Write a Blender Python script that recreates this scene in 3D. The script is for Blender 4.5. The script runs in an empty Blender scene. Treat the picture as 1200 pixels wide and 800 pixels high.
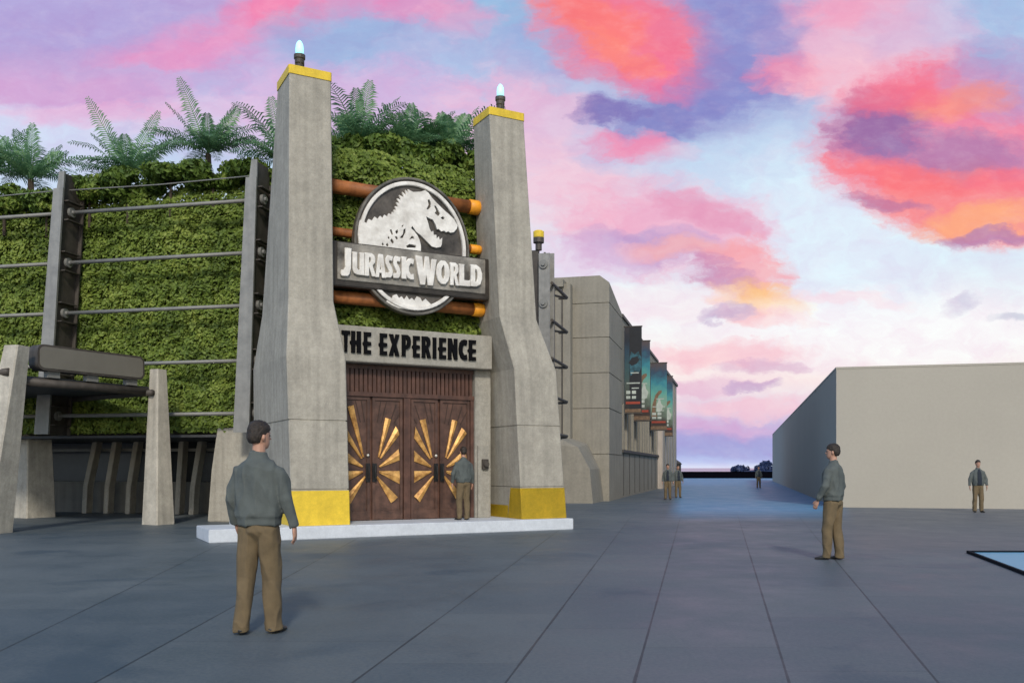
import bpy, bmesh, math, random
import numpy as np
from mathutils import Vector, Matrix, noise
random.seed(7); rng = np.random.default_rng(7)
C = bpy.context.scene.collection
# ------------------------------------------------------------------ measuring frame
F, H, HY, CX = 1050.0, 1.45, 548.0, 600.0
def ground(x, y, z=0.0):
    Y = (H - z) * F / (y - HY); return Vector(((x - CX) / F * Y, Y, z))
def at(x, y, Y):
    return Vector(((x - CX) / F * Y, Y, H + (HY - y) * Y / F))
A62 = math.radians(62)
U = Vector((math.sin(A62), math.cos(A62), 0)); W = Vector((-math.cos(A62), math.sin(A62), 0))
P0 = ground(672, 620)
ENT = Matrix(((U.x, W.x, 0, P0.x), (U.y, W.y, 0, P0.y), (0, 0, 1, 0), (0, 0, 0, 1)))   # (u, w, z) -> world
def onplane(x, y, w):
    o = P0 + W * w; t = (x - CX) / F
    u = (t * o.y - o.x) / (U.x - t * U.y); Y = o.y + u * U.y
    return u, H + (HY - y) * Y / F
# ------------------------------------------------------------------ materials
def lin(c):
    return tuple(((v/255/12.92) if v/255 <= .04045 else ((v/255+.055)/1.055)**2.4) for v in c)
def newmat(name):
    m = bpy.data.materials.new(name); m.use_nodes = True
    nt = m.node_tree; b = nt.nodes['Principled BSDF']; return m, nt, b
def mat(name, col, rough=.6, metal=0, var=.12, scale=3.0, bump=.1, bscale=40, streak=0, spec=.4, detail=6, dark=None, grain=0):
    m, nt, b = newmat(name); N = nt.nodes; L = nt.links
    b.inputs['Roughness'].default_value = rough; b.inputs['Metallic'].default_value = metal
    b.inputs['Specular IOR Level'].default_value = spec
    tc = N.new('ShaderNodeTexCoord')
    n1 = N.new('ShaderNodeTexNoise'); n1.inputs['Scale'].default_value = scale; n1.inputs['Detail'].default_value = detail
    n1.inputs['Roughness'].default_value = .62
    L.new(tc.outputs['Object'], n1.inputs['Vector'])
    cr = N.new('ShaderNodeValToRGB')
    lo = dark or tuple(v*(1-var*1.6) for v in col); hi = tuple(min(1, v*(1+var*1.3)) for v in col)
    cr.color_ramp.elements[0].position = .3; cr.color_ramp.elements[1].position = .72
    cr.color_ramp.elements[0].color = (*lo, 1); cr.color_ramp.elements[1].color = (*hi, 1)
    L.new(n1.outputs['Fac'], cr.inputs['Fac']); out = cr.outputs['Color']
    if streak:
        mp = N.new('ShaderNodeMapping'); mp.inputs['Scale'].default_value = (7, 7, .35)
        L.new(tc.outputs['Object'], mp.inputs['Vector'])
        n2 = N.new('ShaderNodeTexNoise'); n2.inputs['Scale'].default_value = 1.0; n2.inputs['Detail'].default_value = 5
        L.new(mp.outputs['Vector'], n2.inputs['Vector'])
        mr = N.new('ShaderNodeMapRange'); mr.inputs[1].default_value = .42; mr.inputs[2].default_value = .7
        mr.inputs[3].default_value = 1; mr.inputs[4].default_value = 1-streak
        L.new(n2.outputs['Fac'], mr.inputs[0])
        mx = N.new('ShaderNodeMix'); mx.data_type = 'RGBA'; mx.blend_type = 'MULTIPLY'; mx.inputs[0].default_value = 1
        L.new(out, mx.inputs[6]); L.new(mr.outputs[0], mx.inputs[7]); out = mx.outputs[2]
    if grain:
        for gs, ga, lo_g, hi_g in ((9, grain, .38, .66), (38, grain*.8, .36, .62)):
            ng = N.new('ShaderNodeTexNoise'); ng.inputs['Scale'].default_value = gs; ng.inputs['Detail'].default_value = 5; ng.inputs['Roughness'].default_value = .75
            L.new(tc.outputs['Object'], ng.inputs['Vector'])
            mg = N.new('ShaderNodeMapRange'); mg.inputs[1].default_value = lo_g; mg.inputs[2].default_value = hi_g; mg.inputs[3].default_value = 1-ga; mg.inputs[4].default_value = 1+ga*.6
            L.new(ng.outputs['Fac'], mg.inputs[0])
            mx = N.new('ShaderNodeMix'); mx.data_type = 'RGBA'; mx.blend_type = 'MULTIPLY'; mx.inputs[0].default_value = 1
            L.new(out, mx.inputs[6]); L.new(mg.outputs[0], mx.inputs[7]); out = mx.outputs[2]
    L.new(out, b.inputs['Base Color'])
    if bump:
        n3 = N.new('ShaderNodeTexNoise'); n3.inputs['Scale'].default_value = bscale; n3.inputs['Detail'].default_value = 4
        L.new(tc.outputs['Object'], n3.inputs['Vector'])
        bp = N.new('ShaderNodeBump'); bp.inputs['Strength'].default_value = bump; bp.inputs['Distance'].default_value = .02
        L.new(n3.outputs['Fac'], bp.inputs['Height']); L.new(bp.outputs['Normal'], b.inputs['Normal'])
        mr2 = N.new('ShaderNodeMapRange'); mr2.inputs[3].default_value = max(.05, rough-.12); mr2.inputs[4].default_value = min(1, rough+.12)
        L.new(n1.outputs['Fac'], mr2.inputs[0]); L.new(mr2.outputs[0], b.inputs['Roughness'])
    return m
def emis(name, col, s):
    m, nt, b = newmat(name)
    b.inputs['Base Color'].default_value = (*col, 1); b.inputs['Emission Color'].default_value = (*col, 1); b.inputs['Emission Strength'].default_value = s
    return m
M = {}
M['concrete'] = mat('board_concrete', (.375, .348, .288), .85, var=.10, scale=1.6, bump=.35, grain=0.12, bscale=22, streak=.2)
M['concrete_pale'] = mat('pale_concrete', (.44, .41, .345), .85, var=.12, scale=2.2, bump=.35, grain=0.12, bscale=22, streak=.22)
M['concrete_slab'] = mat('lintel_concrete', (.34, .32, .27), .8, var=.08, scale=2, bump=.2, grain=0.16, bscale=30, streak=.1)
M['concrete_tan'] = mat('tan_concrete', (.255, .235, .19), .85, var=.08, scale=1.1, bump=.2, grain=0.1, bscale=18, streak=.12)
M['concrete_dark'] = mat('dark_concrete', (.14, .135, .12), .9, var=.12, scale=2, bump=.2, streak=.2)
M['plaster'] = mat('beige_render', (.365, .338, .282), .9, var=.035, grain=0.035, scale=.25, bump=.06, bscale=12, streak=.0)
M['roof'] = mat('roof_membrane', (.2, .2, .19), .9)
M['groove'] = mat('dark_joint', (.035, .033, .03), .9, bump=0)
M['yellow'] = mat('yellow_paint', (.72, .50, .035), .55, var=.06, scale=3, bump=.12, grain=0.1, bscale=30, streak=.08)
M['white_paint'] = mat('white_plinth_paint', (.56, .59, .62), .6, var=.05, scale=2, bump=.1, grain=0.08)
M['steel'] = mat('galvanised_steel', (.25, .245, .225), .5, .25, var=.12, scale=4, bump=.1, streak=.15)
M['steel_dark'] = mat('brown_steel', (.075, .065, .055), .6, .2, var=.2, scale=4, bump=.1, streak=.2)
M['rail'] = mat('grey_tube', (.20, .20, .185), .55, .2, var=.1, scale=5, bump=.05)
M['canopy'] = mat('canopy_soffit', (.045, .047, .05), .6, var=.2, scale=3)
M['panel'] = mat('blank_sign_face', (.155, .145, .12), .5, var=.05, scale=2, bump=.05)
M['wood'] = mat('door_wood', (.098, .050, .034), .5, var=.3, scale=5, bump=.25, bscale=30, streak=.35)
M['wood_frame'] = mat('door_frame_wood', (.095, .045, .03), .5, var=.25, scale=5, bump=.2, bscale=30, streak=.3)
M['wood_dark'] = mat('engraved_wood', (.045, .026, .018), .6, var=.2, scale=8)
M['gold'] = mat('gilded_ray', (.62, .36, .11), .45, .3, var=.35, scale=7, bump=.3, bscale=14, dark=(.26, .11, .03))
M['black_metal'] = mat('black_metal', (.02, .02, .02), .45, .4, bump=0)
M['black_paint'] = mat('black_letter_paint', (.005, .005, .006), .9, bump=.0, spec=.08)
M['brass'] = mat('pale_knob', (.7, .68, .6), .3, .5, bump=0)
M['rust'] = mat('orange_pipe', (.36, .125, .035), .6, var=.3, scale=3, bump=.2, bscale=30, streak=.3)
M['orange_cap'] = mat('orange_cap_paint', (.80, .32, .02), .5, var=.12, scale=6, bump=.05)
M['sign_metal'] = mat('aged_sign_metal', (.10, .085, .07), .45, .45, var=.45, scale=2.2, bump=.3, bscale=16)
M['sign_plate'] = mat('brushed_plate', (.25, .23, .195), .5, .3, var=.45, scale=1.6, bump=.4, bscale=20, dark=(.05, .043, .035))
M['sign_edge'] = mat('dark_sign_edge', (.05, .042, .034), .5, .4, var=.3, scale=3)
M['sign_rim'] = mat('dull_rim_metal', (.16, .145, .12), .45, .4, var=.4, scale=3, bump=.3, bscale=16)
M['bone'] = mat('white_relief', (.70, .68, .63), .55, var=.16, scale=3.5, bump=.4, bscale=14, dark=(.50, .47, .42))
M['trunk'] = mat('fern_trunk', (.06, .045, .03), .9, var=.3, scale=9, bump=.5)
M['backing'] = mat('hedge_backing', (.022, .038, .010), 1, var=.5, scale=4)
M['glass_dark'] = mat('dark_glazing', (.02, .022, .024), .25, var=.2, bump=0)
M['pool_rim'] = mat('black_rim', (.006, .008, .012), .8, bump=0, spec=.1)
M['skin'] = mat('skin', (.42, .23, .155), .55, var=.08, scale=12, bump=.05, bscale=120)
M['hair'] = mat('hair', (.028, .020, .014), .6, var=.35, scale=40, bump=.5, bscale=120)
M['jacket'] = mat('jacket_cloth', (.082, .094, .088), .85, var=.12, scale=9, bump=.3, bscale=160)
M['trousers'] = mat('trouser_cloth', (.135, .098, .052), .9, var=.12, scale=9, bump=.3, bscale=160)
M['shirt'] = mat('dark_shirt', (.012, .018, .028), .8, bump=.1)
M['shoe'] = mat('shoe_leather', (.025, .024, .022), .4, bump=.05)
M['shoe_g'] = mat('shoe_suede', (.05, .055, .045), .8, bump=.05)
M['eye'] = mat('eye_dark', (.02, .015, .012), .2, bump=0)
M['lamp_glass'] = emis('cyan_lamp_glass', (.35, .85, .95), 1.1)
M['parapet'] = mat('black_parapet', (.003, .003, .005), .95, bump=0, spec=0)
M['bluewall'] = M['plaster']
def water_mat(name, col, rough, sc, st):
    m, nt, b = newmat(name); N = nt.nodes; L = nt.links
    b.inputs['Base Color'].default_value = (*col, 1); b.inputs['Roughness'].default_value = rough
    n = N.new('ShaderNodeTexNoise'); n.inputs['Scale'].default_value = sc; tc = N.new('ShaderNodeTexCoord')
    L.new(tc.outputs['Object'], n.inputs['Vector']); bp = N.new('ShaderNodeBump'); bp.inputs['Strength'].default_value = st
    bp.inputs['Distance'].default_value = .02
    L.new(n.outputs['Fac'], bp.inputs['Height']); L.new(bp.outputs['Normal'], b.inputs['Normal']); return m
M['pool_water'] = water_mat('pool_water', (.10, .33, .48), .35, 3, .2)
M['sea'] = water_mat('sea_water', (.02, .05, .08), .15, .3, .1)
def leaf_mat(name, c0, c1, c2, sc=1.2, trl=.25):
    m, nt, b = newmat(name); N = nt.nodes; L = nt.links
    at_ = N.new('ShaderNodeAttribute'); at_.attribute_name = 'tint'
    tc = N.new('ShaderNodeTexCoord'); n = N.new('ShaderNodeTexNoise'); n.inputs['Scale'].default_value = sc; n.inputs['Detail'].default_value = 3
    L.new(tc.outputs['Object'], n.inputs['Vector'])
    ad = N.new('ShaderNodeMath'); ad.operation = 'MULTIPLY_ADD'; ad.inputs[1].default_value = .55
    L.new(at_.outputs['Fac'], ad.inputs[0])
    mr = N.new('ShaderNodeMapRange'); mr.inputs[1].default_value = .35; mr.inputs[2].default_value = .65; mr.inputs[4].default_value = .45
    L.new(n.outputs['Fac'], mr.inputs[0]); L.new(mr.outputs[0], ad.inputs[2])
    cr = N.new('ShaderNodeValToRGB'); e = cr.color_ramp.elements
    e[0].color = (*c0, 1); e[1].color = (*c2, 1); k = e.new(.5); k.color = (*c1, 1)
    L.new(ad.outputs[0], cr.inputs['Fac']); L.new(cr.outputs['Color'], b.inputs['Base Color'])
    b.inputs['Roughness'].default_value = .55; b.inputs['Specular IOR Level'].default_value = .3
    tr = N.new('ShaderNodeBsdfTranslucent'); L.new(cr.outputs['Color'], tr.inputs['Color'])
    mx = N.new('ShaderNodeMixShader'); mx.inputs[0].default_value = trl
    L.new(b.outputs[0], mx.inputs[1]); L.new(tr.outputs[0], mx.inputs[2]); L.new(mx.outputs[0], N['Material Output'].inputs[0])
    return m
M['leaf'] = leaf_mat('hedge_leaves', (.060, .098, .016), (.155, .22, .036), (.29, .35, .07))
M['frond'] = leaf_mat('fern_leaflets', (.08, .17, .08), (.16, .31, .15), (.32, .46, .20), 1.2, .42)
M['bush'] = leaf_mat('roof_bush_leaves', (.035, .07, .014), (.12, .19, .03), (.30, .34, .06))
M['wood_far'] = leaf_mat('far_wood', (.02, .035, .09), (.03, .05, .12), (.04, .06, .15))  # distance haze is mixed into these blue leaf colours
# ------------------------------------------------------------------ mesh helpers
def link(name, me, m, parent=None, mw=None, smooth=False):
    o = bpy.data.objects.new(name, me)
    if m is not None and not me.materials:
        for k in (m if isinstance(m, (list, tuple)) else [m]): me.materials.append(k)
    if smooth: me.polygons.foreach_set('use_smooth', [True]*len(me.polygons))
    C.objects.link(o)
    if mw is not None: o.matrix_world = mw
    if parent is not None: o.parent = parent
    return o
def islands(bm):
    bm.verts.index_update(); seen = set(); out = []
    for v in bm.verts:
        if v.index in seen: continue
        st = [v]; seen.add(v.index); isl = []
        while st:
            a = st.pop(); isl.append(a.index)
            for e in a.link_edges:
                b = e.other_vert(a)
                if b.index not in seen: seen.add(b.index); st.append(b)
        out.append(set(isl))
    return out
def split_obj(name, bm, m, parent=None, smooth=False, bevel=0):
    """every loose piece becomes a part of its own"""
    res = []
    for isl in islands(bm):
        c = bm.copy(); c.verts.ensure_lookup_table()
        bmesh.ops.delete(c, geom=[v for v in c.verts if v.index not in isl], context='VERTS')
        res.append(obj(name, c, m, parent, smooth, bevel))
    bm.free(); return res
WHOLE = {'slat_panel', 'carving', 'crown', 'foliage', 'ray'}
def obj(name, bm, m, parent=None, smooth=False, bevel=0):
    if name not in WHOLE and parent is not None and len(islands(bm)) > 1: return split_obj(name, bm, m, parent, smooth, bevel)[0]
    bmesh.ops.recalc_face_normals(bm, faces=bm.faces)
    if bevel:
        bmesh.ops.bevel(bm, geom=[e for e in bm.edges if len(e.link_faces) == 2 and e.calc_face_angle(0) > .5], offset=bevel, segments=2, affect='EDGES', clamp_overlap=True)
    me = bpy.data.meshes.new(name); bm.to_mesh(me); bm.free()
    return link(name, me, m, parent, None, smooth)
def thing(name, label, cat, mw=Matrix(), group=None):
    o = bpy.data.objects.new(name, None); C.objects.link(o); o.empty_display_size = .3
    o.matrix_world = mw; o['label'] = label; o['category'] = cat
    if group: o['group'] = group
    return o
def tag(o, label, cat, group=None, kind=None):
    o['label'] = label; o['category'] = cat
    if group: o['group'] = group
    if kind: o['kind'] = kind
    return o
def struct(o): o['kind'] = 'structure'; return o
def box(bm, a, b, mi=0):
    x0, y0, z0 = a; x1, y1, z1 = b
    v = [bm.verts.new(p) for p in ((x0,y0,z0),(x1,y0,z0),(x1,y1,z0),(x0,y1,z0),(x0,y0,z1),(x1,y0,z1),(x1,y1,z1),(x0,y1,z1))]
    for f in ((0,1,2,3),(4,5,6,7),(0,1,5,4),(1,2,6,5),(2,3,7,6),(3,0,4,7)):
        q = bm.faces.new([v[i] for i in f]); q.material_index = mi
def quadloft(bm, rings, cap=True):
    vs = [[bm.verts.new(p) for p in r] for r in rings]
    n = len(rings[0])
    for a, b in zip(vs, vs[1:]):
        for i in range(n): bm.faces.new((a[i], a[(i+1) % n], b[(i+1) % n], b[i]))
    if cap: bm.faces.new(vs[0][::-1]); bm.faces.new(vs[-1])
def tube(bm, pts, rad, n=12, ref=None, flat=1.0):
    """pts list of Vectors; rad scalar/list of r or (rx, ry)"""
    pts = [Vector(p) for p in pts]
    if not isinstance(rad, (list, tuple)): rad = [rad]*len(pts)
    rings = []
    for i, p in enumerate(pts):
        t = (pts[min(i+1, len(pts)-1)] - pts[max(i-1, 0)]).normalized()
        r0 = Vector(ref) if ref else (Vector((0, 0, 1)) if abs(t.z) < .9 else Vector((0, 1, 0)))
        s = t.cross(r0).normalized(); q = s.cross(t).normalized()
        rr = rad[i]; rx, ry = rr if isinstance(rr, (tuple, list)) else (rr, rr*flat)
        rings.append([p + s*math.cos(a)*rx + q*math.sin(a)*ry for a in [2*math.pi*k/n for k in range(n)]])
    quadloft(bm, rings)
def prism(bm, poly, y0, y1):
    """poly in (x, z), extruded along y"""
    a = [bm.verts.new((x, y0, z)) for x, z in poly]; b = [bm.verts.new((x, y1, z)) for x, z in poly]
    n = len(poly); bm.faces.new(a); bm.faces.new(b[::-1])
    for i in range(n): bm.faces.new((a[i], b[i], b[(i+1) % n], a[(i+1) % n]))
def curve_mesh(name, loops, depth, bevel, m, parent, w):
    """loops of (u, z) outlines (holes included) -> raised relief whose back lies at w, front at w-depth-bevel (in the entrance frame)"""
    cu = bpy.data.curves.new(name, 'CURVE'); cu.dimensions = '2D'; cu.fill_mode = 'BOTH'
    cu.extrude = depth/2; cu.bevel_depth = bevel; cu.bevel_resolution = 1; cu.offset = -bevel*.6
    for lp in loops:
        s = cu.splines.new('POLY'); s.points.add(len(lp)-1); s.use_cyclic_u = True
        for p, (x, z) in zip(s.points, lp): p.co = (x, z, 0, 1)
    t = bpy.data.objects.new(name, cu); C.objects.link(t)
    dg = bpy.context.evaluated_depsgraph_get(); me = bpy.data.meshes.new_from_object(t.evaluated_get(dg))
    C.objects.unlink(t); bpy.data.objects.remove(t)
    me.transform(Matrix(((1,0,0,0),(0,0,-1,w-depth/2),(0,1,0,0),(0,0,0,1))))
    me.materials.clear()
    return link(name, me, m, parent)
def remeshed(bm, voxel, smooth_it=2, fac=.5):
    bmesh.ops.recalc_face_normals(bm, faces=bm.faces)
    me = bpy.data.meshes.new('tmp'); bm.to_mesh(me); bm.free()
    t = bpy.data.objects.new('tmp', me); C.objects.link(t)
    r = t.modifiers.new('r', 'REMESH'); r.mode = 'VOXEL'; r.voxel_size = voxel
    if smooth_it:
        s = t.modifiers.new('s', 'SMOOTH'); s.iterations = smooth_it; s.factor = fac
    dg = bpy.context.evaluated_depsgraph_get(); out = bpy.data.meshes.new_from_object(t.evaluated_get(dg))
    C.objects.unlink(t); bpy.data.objects.remove(t); bpy.data.meshes.remove(me)
    out.polygons.foreach_set('use_smooth', [True]*len(out.polygons))
    return out
def leaves_mesh(name, pos, nrm, size, tint, length=1.7):
    """rhombic leaves; pos (n,3), nrm (n,3) facing, size (n,)"""
    n = len(pos); d = rng.normal(size=(n, 3)); d[:, 2] -= .5
    nrm = nrm/np.linalg.norm(nrm, axis=1)[:, None]
    d -= (d*nrm).sum(1)[:, None]*nrm; d /= np.linalg.norm(d, axis=1)[:, None]
    s = np.cross(d, nrm); L_ = (size*length/2)[:, None]; w_ = (size/2)[:, None]
    fold = nrm*(size*.18)[:, None]
    v = np.stack([pos - d*L_, pos + s*w_ + fold, pos + d*L_, pos - s*w_ + fold], 1).reshape(-1, 3)
    me = bpy.data.meshes.new(name); me.vertices.add(4*n); me.vertices.foreach_set('co', v.ravel().astype('f'))
    tri = np.array([0, 1, 2, 0, 2, 3]); idx = (np.arange(n)[:, None]*4 + tri).ravel()
    me.loops.add(6*n); me.loops.foreach_set('vertex_index', idx.astype('i'))
    me.polygons.add(2*n); me.polygons.foreach_set('loop_start', np.arange(0, 6*n, 3).astype('i'))
    me.update(calc_edges=True)
    a = me.attributes.new('tint', 'FLOAT', 'POINT'); a.data.foreach_set('value', np.repeat(tint, 4).astype('f'))
    return me
# ================================================================== SETTING
def ground_material():
    m, nt, b = newmat('plaza_paving'); N = nt.nodes; L = nt.links
    tc = N.new('ShaderNodeTexCoord'); P = tc.outputs['Object']
    def mth(op, a, b_=None, c=None):
        n = N.new('ShaderNodeMath'); n.operation = op
        for i, v in enumerate((a, b_, c)):
            if v is None: continue
            if isinstance(v, (int, float)): n.inputs[i].default_value = v
            else: L.new(v, n.inputs[i])
        return n.outputs[0]
    lines = [((-20, 772), (135, 697)), ((110, 800), (272, 711)), ((412, 800), (640, 632)), ((592, 800), (722, 628)),
             ((743, 800), (792, 625)), ((925, 800), (868, 615)), ((1100, 800), (985, 663))]
    cs = None; dist = None
    for k, (p, q) in enumerate(lines):
        a = ground(*p); c = ground(*q); d = (c-a).normalized(); n = Vector((d.y, -d.x, 0)); off = n.dot(a)
        vd = N.new('ShaderNodeVectorMath'); vd.operation = 'DOT_PRODUCT'; L.new(P, vd.inputs[0]); vd.inputs[1].default_value = n
        s = mth('SUBTRACT', vd.outputs['Value'], off)
        st = mth('GREATER_THAN', s, 0.0); ab = mth('ABSOLUTE', s)
        cs = st if cs is None else mth('ADD', cs, st)
        dist = ab if dist is None else mth('MINIMUM', dist, ab)
    sep = N.new('ShaderNodeSeparateXYZ'); L.new(P, sep.inputs[0])
    # cross joints, faint and staggered per strip
    yy = mth('MULTIPLY_ADD', cs, .37, mth('MULTIPLY', sep.outputs['Y'], 1/2.3))
    row = mth('FLOOR', yy); fr = mth('FRACT', yy); cj = mth('MULTIPLY', mth('MINIMUM', fr, mth('SUBTRACT', 1.0, fr)), 2.3)
    # joint darkness
    nw = N.new('ShaderNodeTexNoise'); nw.inputs['Scale'].default_value = .9; nw.inputs['Detail'].default_value = 3; L.new(P, nw.inputs['Vector'])
    wj = mth('MULTIPLY_ADD', nw.outputs['Fac'], .018, .001)
    j1 = mth('LESS_THAN', dist, wj)
    j2 = mth('MULTIPLY', mth('LESS_THAN', cj, .012), .25)
    jf = mth('MAXIMUM', j1, j2)
    fadeY = N.new('ShaderNodeMapRange'); fadeY.inputs[1].default_value = 17; fadeY.inputs[2].default_value = 30; fadeY.inputs[3].default_value = 1; fadeY.inputs[4].default_value = .0
    L.new(sep.outputs['Y'], fadeY.inputs[0]); jf = mth('MULTIPLY', jf, fadeY.outputs[0])
    # slab tint
    cmb = N.new('ShaderNodeCombineXYZ'); L.new(cs, cmb.inputs[0]); L.new(row, cmb.inputs[1])
    wn = N.new('ShaderNodeTexWhiteNoise'); wn.noise_dimensions = '3D'; L.new(cmb.outputs[0], wn.inputs['Vector'])
    n1 = N.new('ShaderNodeTexNoise'); n1.inputs['Scale'].default_value = .22; n1.inputs['Detail'].default_value = 5; L.new(P, n1.inputs['Vector'])
    mp = N.new('ShaderNodeMapping'); mp.inputs['Scale'].default_value = (.8, .7, 1); L.new(P, mp.inputs['Vector'])
    n2 = N.new('ShaderNodeTexNoise'); n2.inputs['Scale'].default_value = 1.1; n2.inputs['Detail'].default_value = 9; n2.inputs['Roughness'].default_value = .72; L.new(mp.outputs[0], n2.inputs['Vector'])
    fac = mth('ADD', mth('MULTIPLY', n1.outputs['Fac'], .5), mth('MULTIPLY', n2.outputs['Fac'], .5))
    fac = mth('MULTIPLY_ADD', mth('SUBTRACT', wn.outputs['Value'], .5), .10, fac)
    n5 = N.new('ShaderNodeTexNoise'); n5.inputs['Scale'].default_value = 28; n5.inputs['Detail'].default_value = 5; n5.inputs['Roughness'].default_value = .8; L.new(P, n5.inputs['Vector'])
    fac = mth('MULTIPLY_ADD', mth('SUBTRACT', n5.outputs['Fac'], .5), .75, fac)
    n6 = N.new('ShaderNodeTexNoise'); n6.inputs['Scale'].default_value = .55; n6.inputs['Detail'].default_value = 4; n6.inputs['Distortion'].default_value = .6; L.new(P, n6.inputs['Vector'])
    st6 = N.new('ShaderNodeMapRange'); st6.interpolation_type = 'SMOOTHSTEP'; st6.inputs[1].default_value = .56; st6.inputs[2].default_value = .68; st6.inputs[3].default_value = 0; st6.inputs[4].default_value = -.15
    L.new(n6.outputs['Fac'], st6.inputs[0]); fac = mth('ADD', fac, st6.outputs[0])
    cr = N.new('ShaderNodeValToRGB'); e = cr.color_ramp.elements
    e[0].position = .34; e[0].color = (.060, .082, .100, 1); e[1].position = .66; e[1].color = (.122, .138, .142, 1)
    L.new(fac, cr.inputs['Fac'])
    # the far street is tinted bluer, the forecourt of the beige hall greyer
    def band(p, q, soft):
        a = ground(*p); c = ground(*q); d = (c-a).normalized(); n = Vector((d.y, -d.x, 0))
        vd = N.new('ShaderNodeVectorMath'); vd.operation = 'DOT_PRODUCT'; L.new(P, vd.inputs[0]); vd.inputs[1].default_value = n
        mr = N.new('ShaderNodeMapRange'); mr.inputs[1].default_value = n.dot(a)-soft; mr.inputs[2].default_value = n.dot(a)+soft
        L.new(vd.outputs['Value'], mr.inputs[0]); return mr.outputs[0]
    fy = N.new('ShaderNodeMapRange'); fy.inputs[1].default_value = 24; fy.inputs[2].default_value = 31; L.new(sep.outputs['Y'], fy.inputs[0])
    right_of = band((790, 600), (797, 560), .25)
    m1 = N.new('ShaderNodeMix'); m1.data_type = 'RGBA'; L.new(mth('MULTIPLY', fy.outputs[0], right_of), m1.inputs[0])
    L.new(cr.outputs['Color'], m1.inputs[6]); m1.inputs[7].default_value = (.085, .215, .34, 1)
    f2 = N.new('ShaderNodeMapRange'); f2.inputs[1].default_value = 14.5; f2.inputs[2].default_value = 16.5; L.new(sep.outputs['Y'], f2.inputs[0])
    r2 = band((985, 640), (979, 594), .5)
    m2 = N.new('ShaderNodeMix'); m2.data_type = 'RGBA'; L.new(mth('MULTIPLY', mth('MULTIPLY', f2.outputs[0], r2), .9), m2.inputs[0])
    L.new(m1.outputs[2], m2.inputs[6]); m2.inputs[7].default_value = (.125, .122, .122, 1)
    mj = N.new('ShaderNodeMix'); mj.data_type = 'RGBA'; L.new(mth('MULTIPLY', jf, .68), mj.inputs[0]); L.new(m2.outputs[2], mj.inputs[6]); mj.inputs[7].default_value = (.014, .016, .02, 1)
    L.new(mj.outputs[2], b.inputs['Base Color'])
    rr = N.new('ShaderNodeMapRange'); rr.inputs[1].default_value = .35; rr.inputs[2].default_value = .65; rr.inputs[3].default_value = .42; rr.inputs[4].default_value = .62
    L.new(n2.outputs['Fac'], rr.inputs[0]); L.new(rr.outputs[0], b.inputs['Roughness'])
    b.inputs['Specular IOR Level'].default_value = .22
    n3 = N.new('ShaderNodeTexNoise'); n3.inputs['Scale'].default_value = 60; n3.inputs['Detail'].default_value = 4; L.new(P, n3.inputs['Vector'])
    hgt = mth('SUBTRACT', mth('MULTIPLY', n3.outputs['Fac'], .3), jf)
    bp = N.new('ShaderNodeBump'); bp.inputs['Strength'].default_value = .25; bp.inputs['Distance'].default_value = .01
    L.new(hgt, bp.inputs['Height']); L.new(bp.outputs['Normal'], b.inputs['Normal'])
    return m
bm = bmesh.new(); box(bm, (-500, -300, -3), (500, 128, 0))
struct(obj('ground', bm, ground_material()))
bm = bmesh.new(); bmesh.ops.create_grid(bm, x_segments=1, y_segments=1, size=1)
for v in bm.verts: v.co = Vector((v.co.x*9000, 128.5 + (v.co.y+1)*6000, -1.5))
struct(obj('sea', bm, M['sea']))
# black parapet along the far edge
bm = bmesh.new(); box(bm, (-60, 126.6, 0), (200, 127.2, .86)); box(bm, (-60, 126.5, .86), (200, 127.3, .93))
tag(obj('parapet_wall', bm, M['parapet']), 'low black wall along the far edge of the plaza, before the sea', 'wall')
# far wood on the horizon
def far_wood():
    ps, ns, sz = [], [], []
    for i in range(60):
        x = 112+rng.random()*116; hgt = (2.0+4.6*min(1, (x-112)/25.)) * (.6+.5*rng.random())
        c = np.array([x, 450+rng.random()*12, hgt*.5-.5]); n = 130
        d = rng.normal(size=(n, 3)); d /= np.linalg.norm(d, axis=1)[:, None]
        ps.append(c + d*np.array([3.4, 3, hgt*.55])*rng.random((n, 1))**.4); ns.append(d + rng.normal(size=(n, 3))*.5); sz.append(.7+rng.random(n)*.8)
    ps = np.concatenate(ps); me = leaves_mesh('far_wood', ps, np.concatenate(ns), np.concatenate(sz), rng.random(len(ps)))
    tag(link('wood', me, M['wood_far']), 'dark blue far-off line of trees on the horizon left of the beige hall', 'trees', kind='stuff')
    bm = bmesh.new(); bmesh.ops.create_icosphere(bm, subdivisions=4, radius=1)
    for v in bm.verts:
        v.co = Vector((175+v.co.x*70, 456+v.co.y*14, -2+v.co.z*(3.4+.8*noise.noise(v.co*5))))
    struct(obj('headland', bm, M['wood_far'], smooth=True))
far_wood()
# ------------------------------------------------------------------ beige hall (right)
S = Vector((.247, .969, 0)); T = Vector((.969, -.247, 0))
def frame(o): return Matrix(((T.x, S.x, 0, o.x), (T.y, S.y, 0, o.y), (0, 0, 1, o.z), (0, 0, 0, 1)))
o = ground(980, 594); hall = thing('hall', 'plain windowless beige flat-roofed hall on the right of the plaza', 'building', frame(o))
bm = bmesh.new(); box(bm, (0, 0, 0), (34, 68, 5.1)); obj('wall', bm, M['plaster'], hall)
bm = bmesh.new(); box(bm, (-.015, -.015, 5.1), (34.015, 68.015, 5.17)); obj('roof', bm, M['plaster'], hall)
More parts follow.
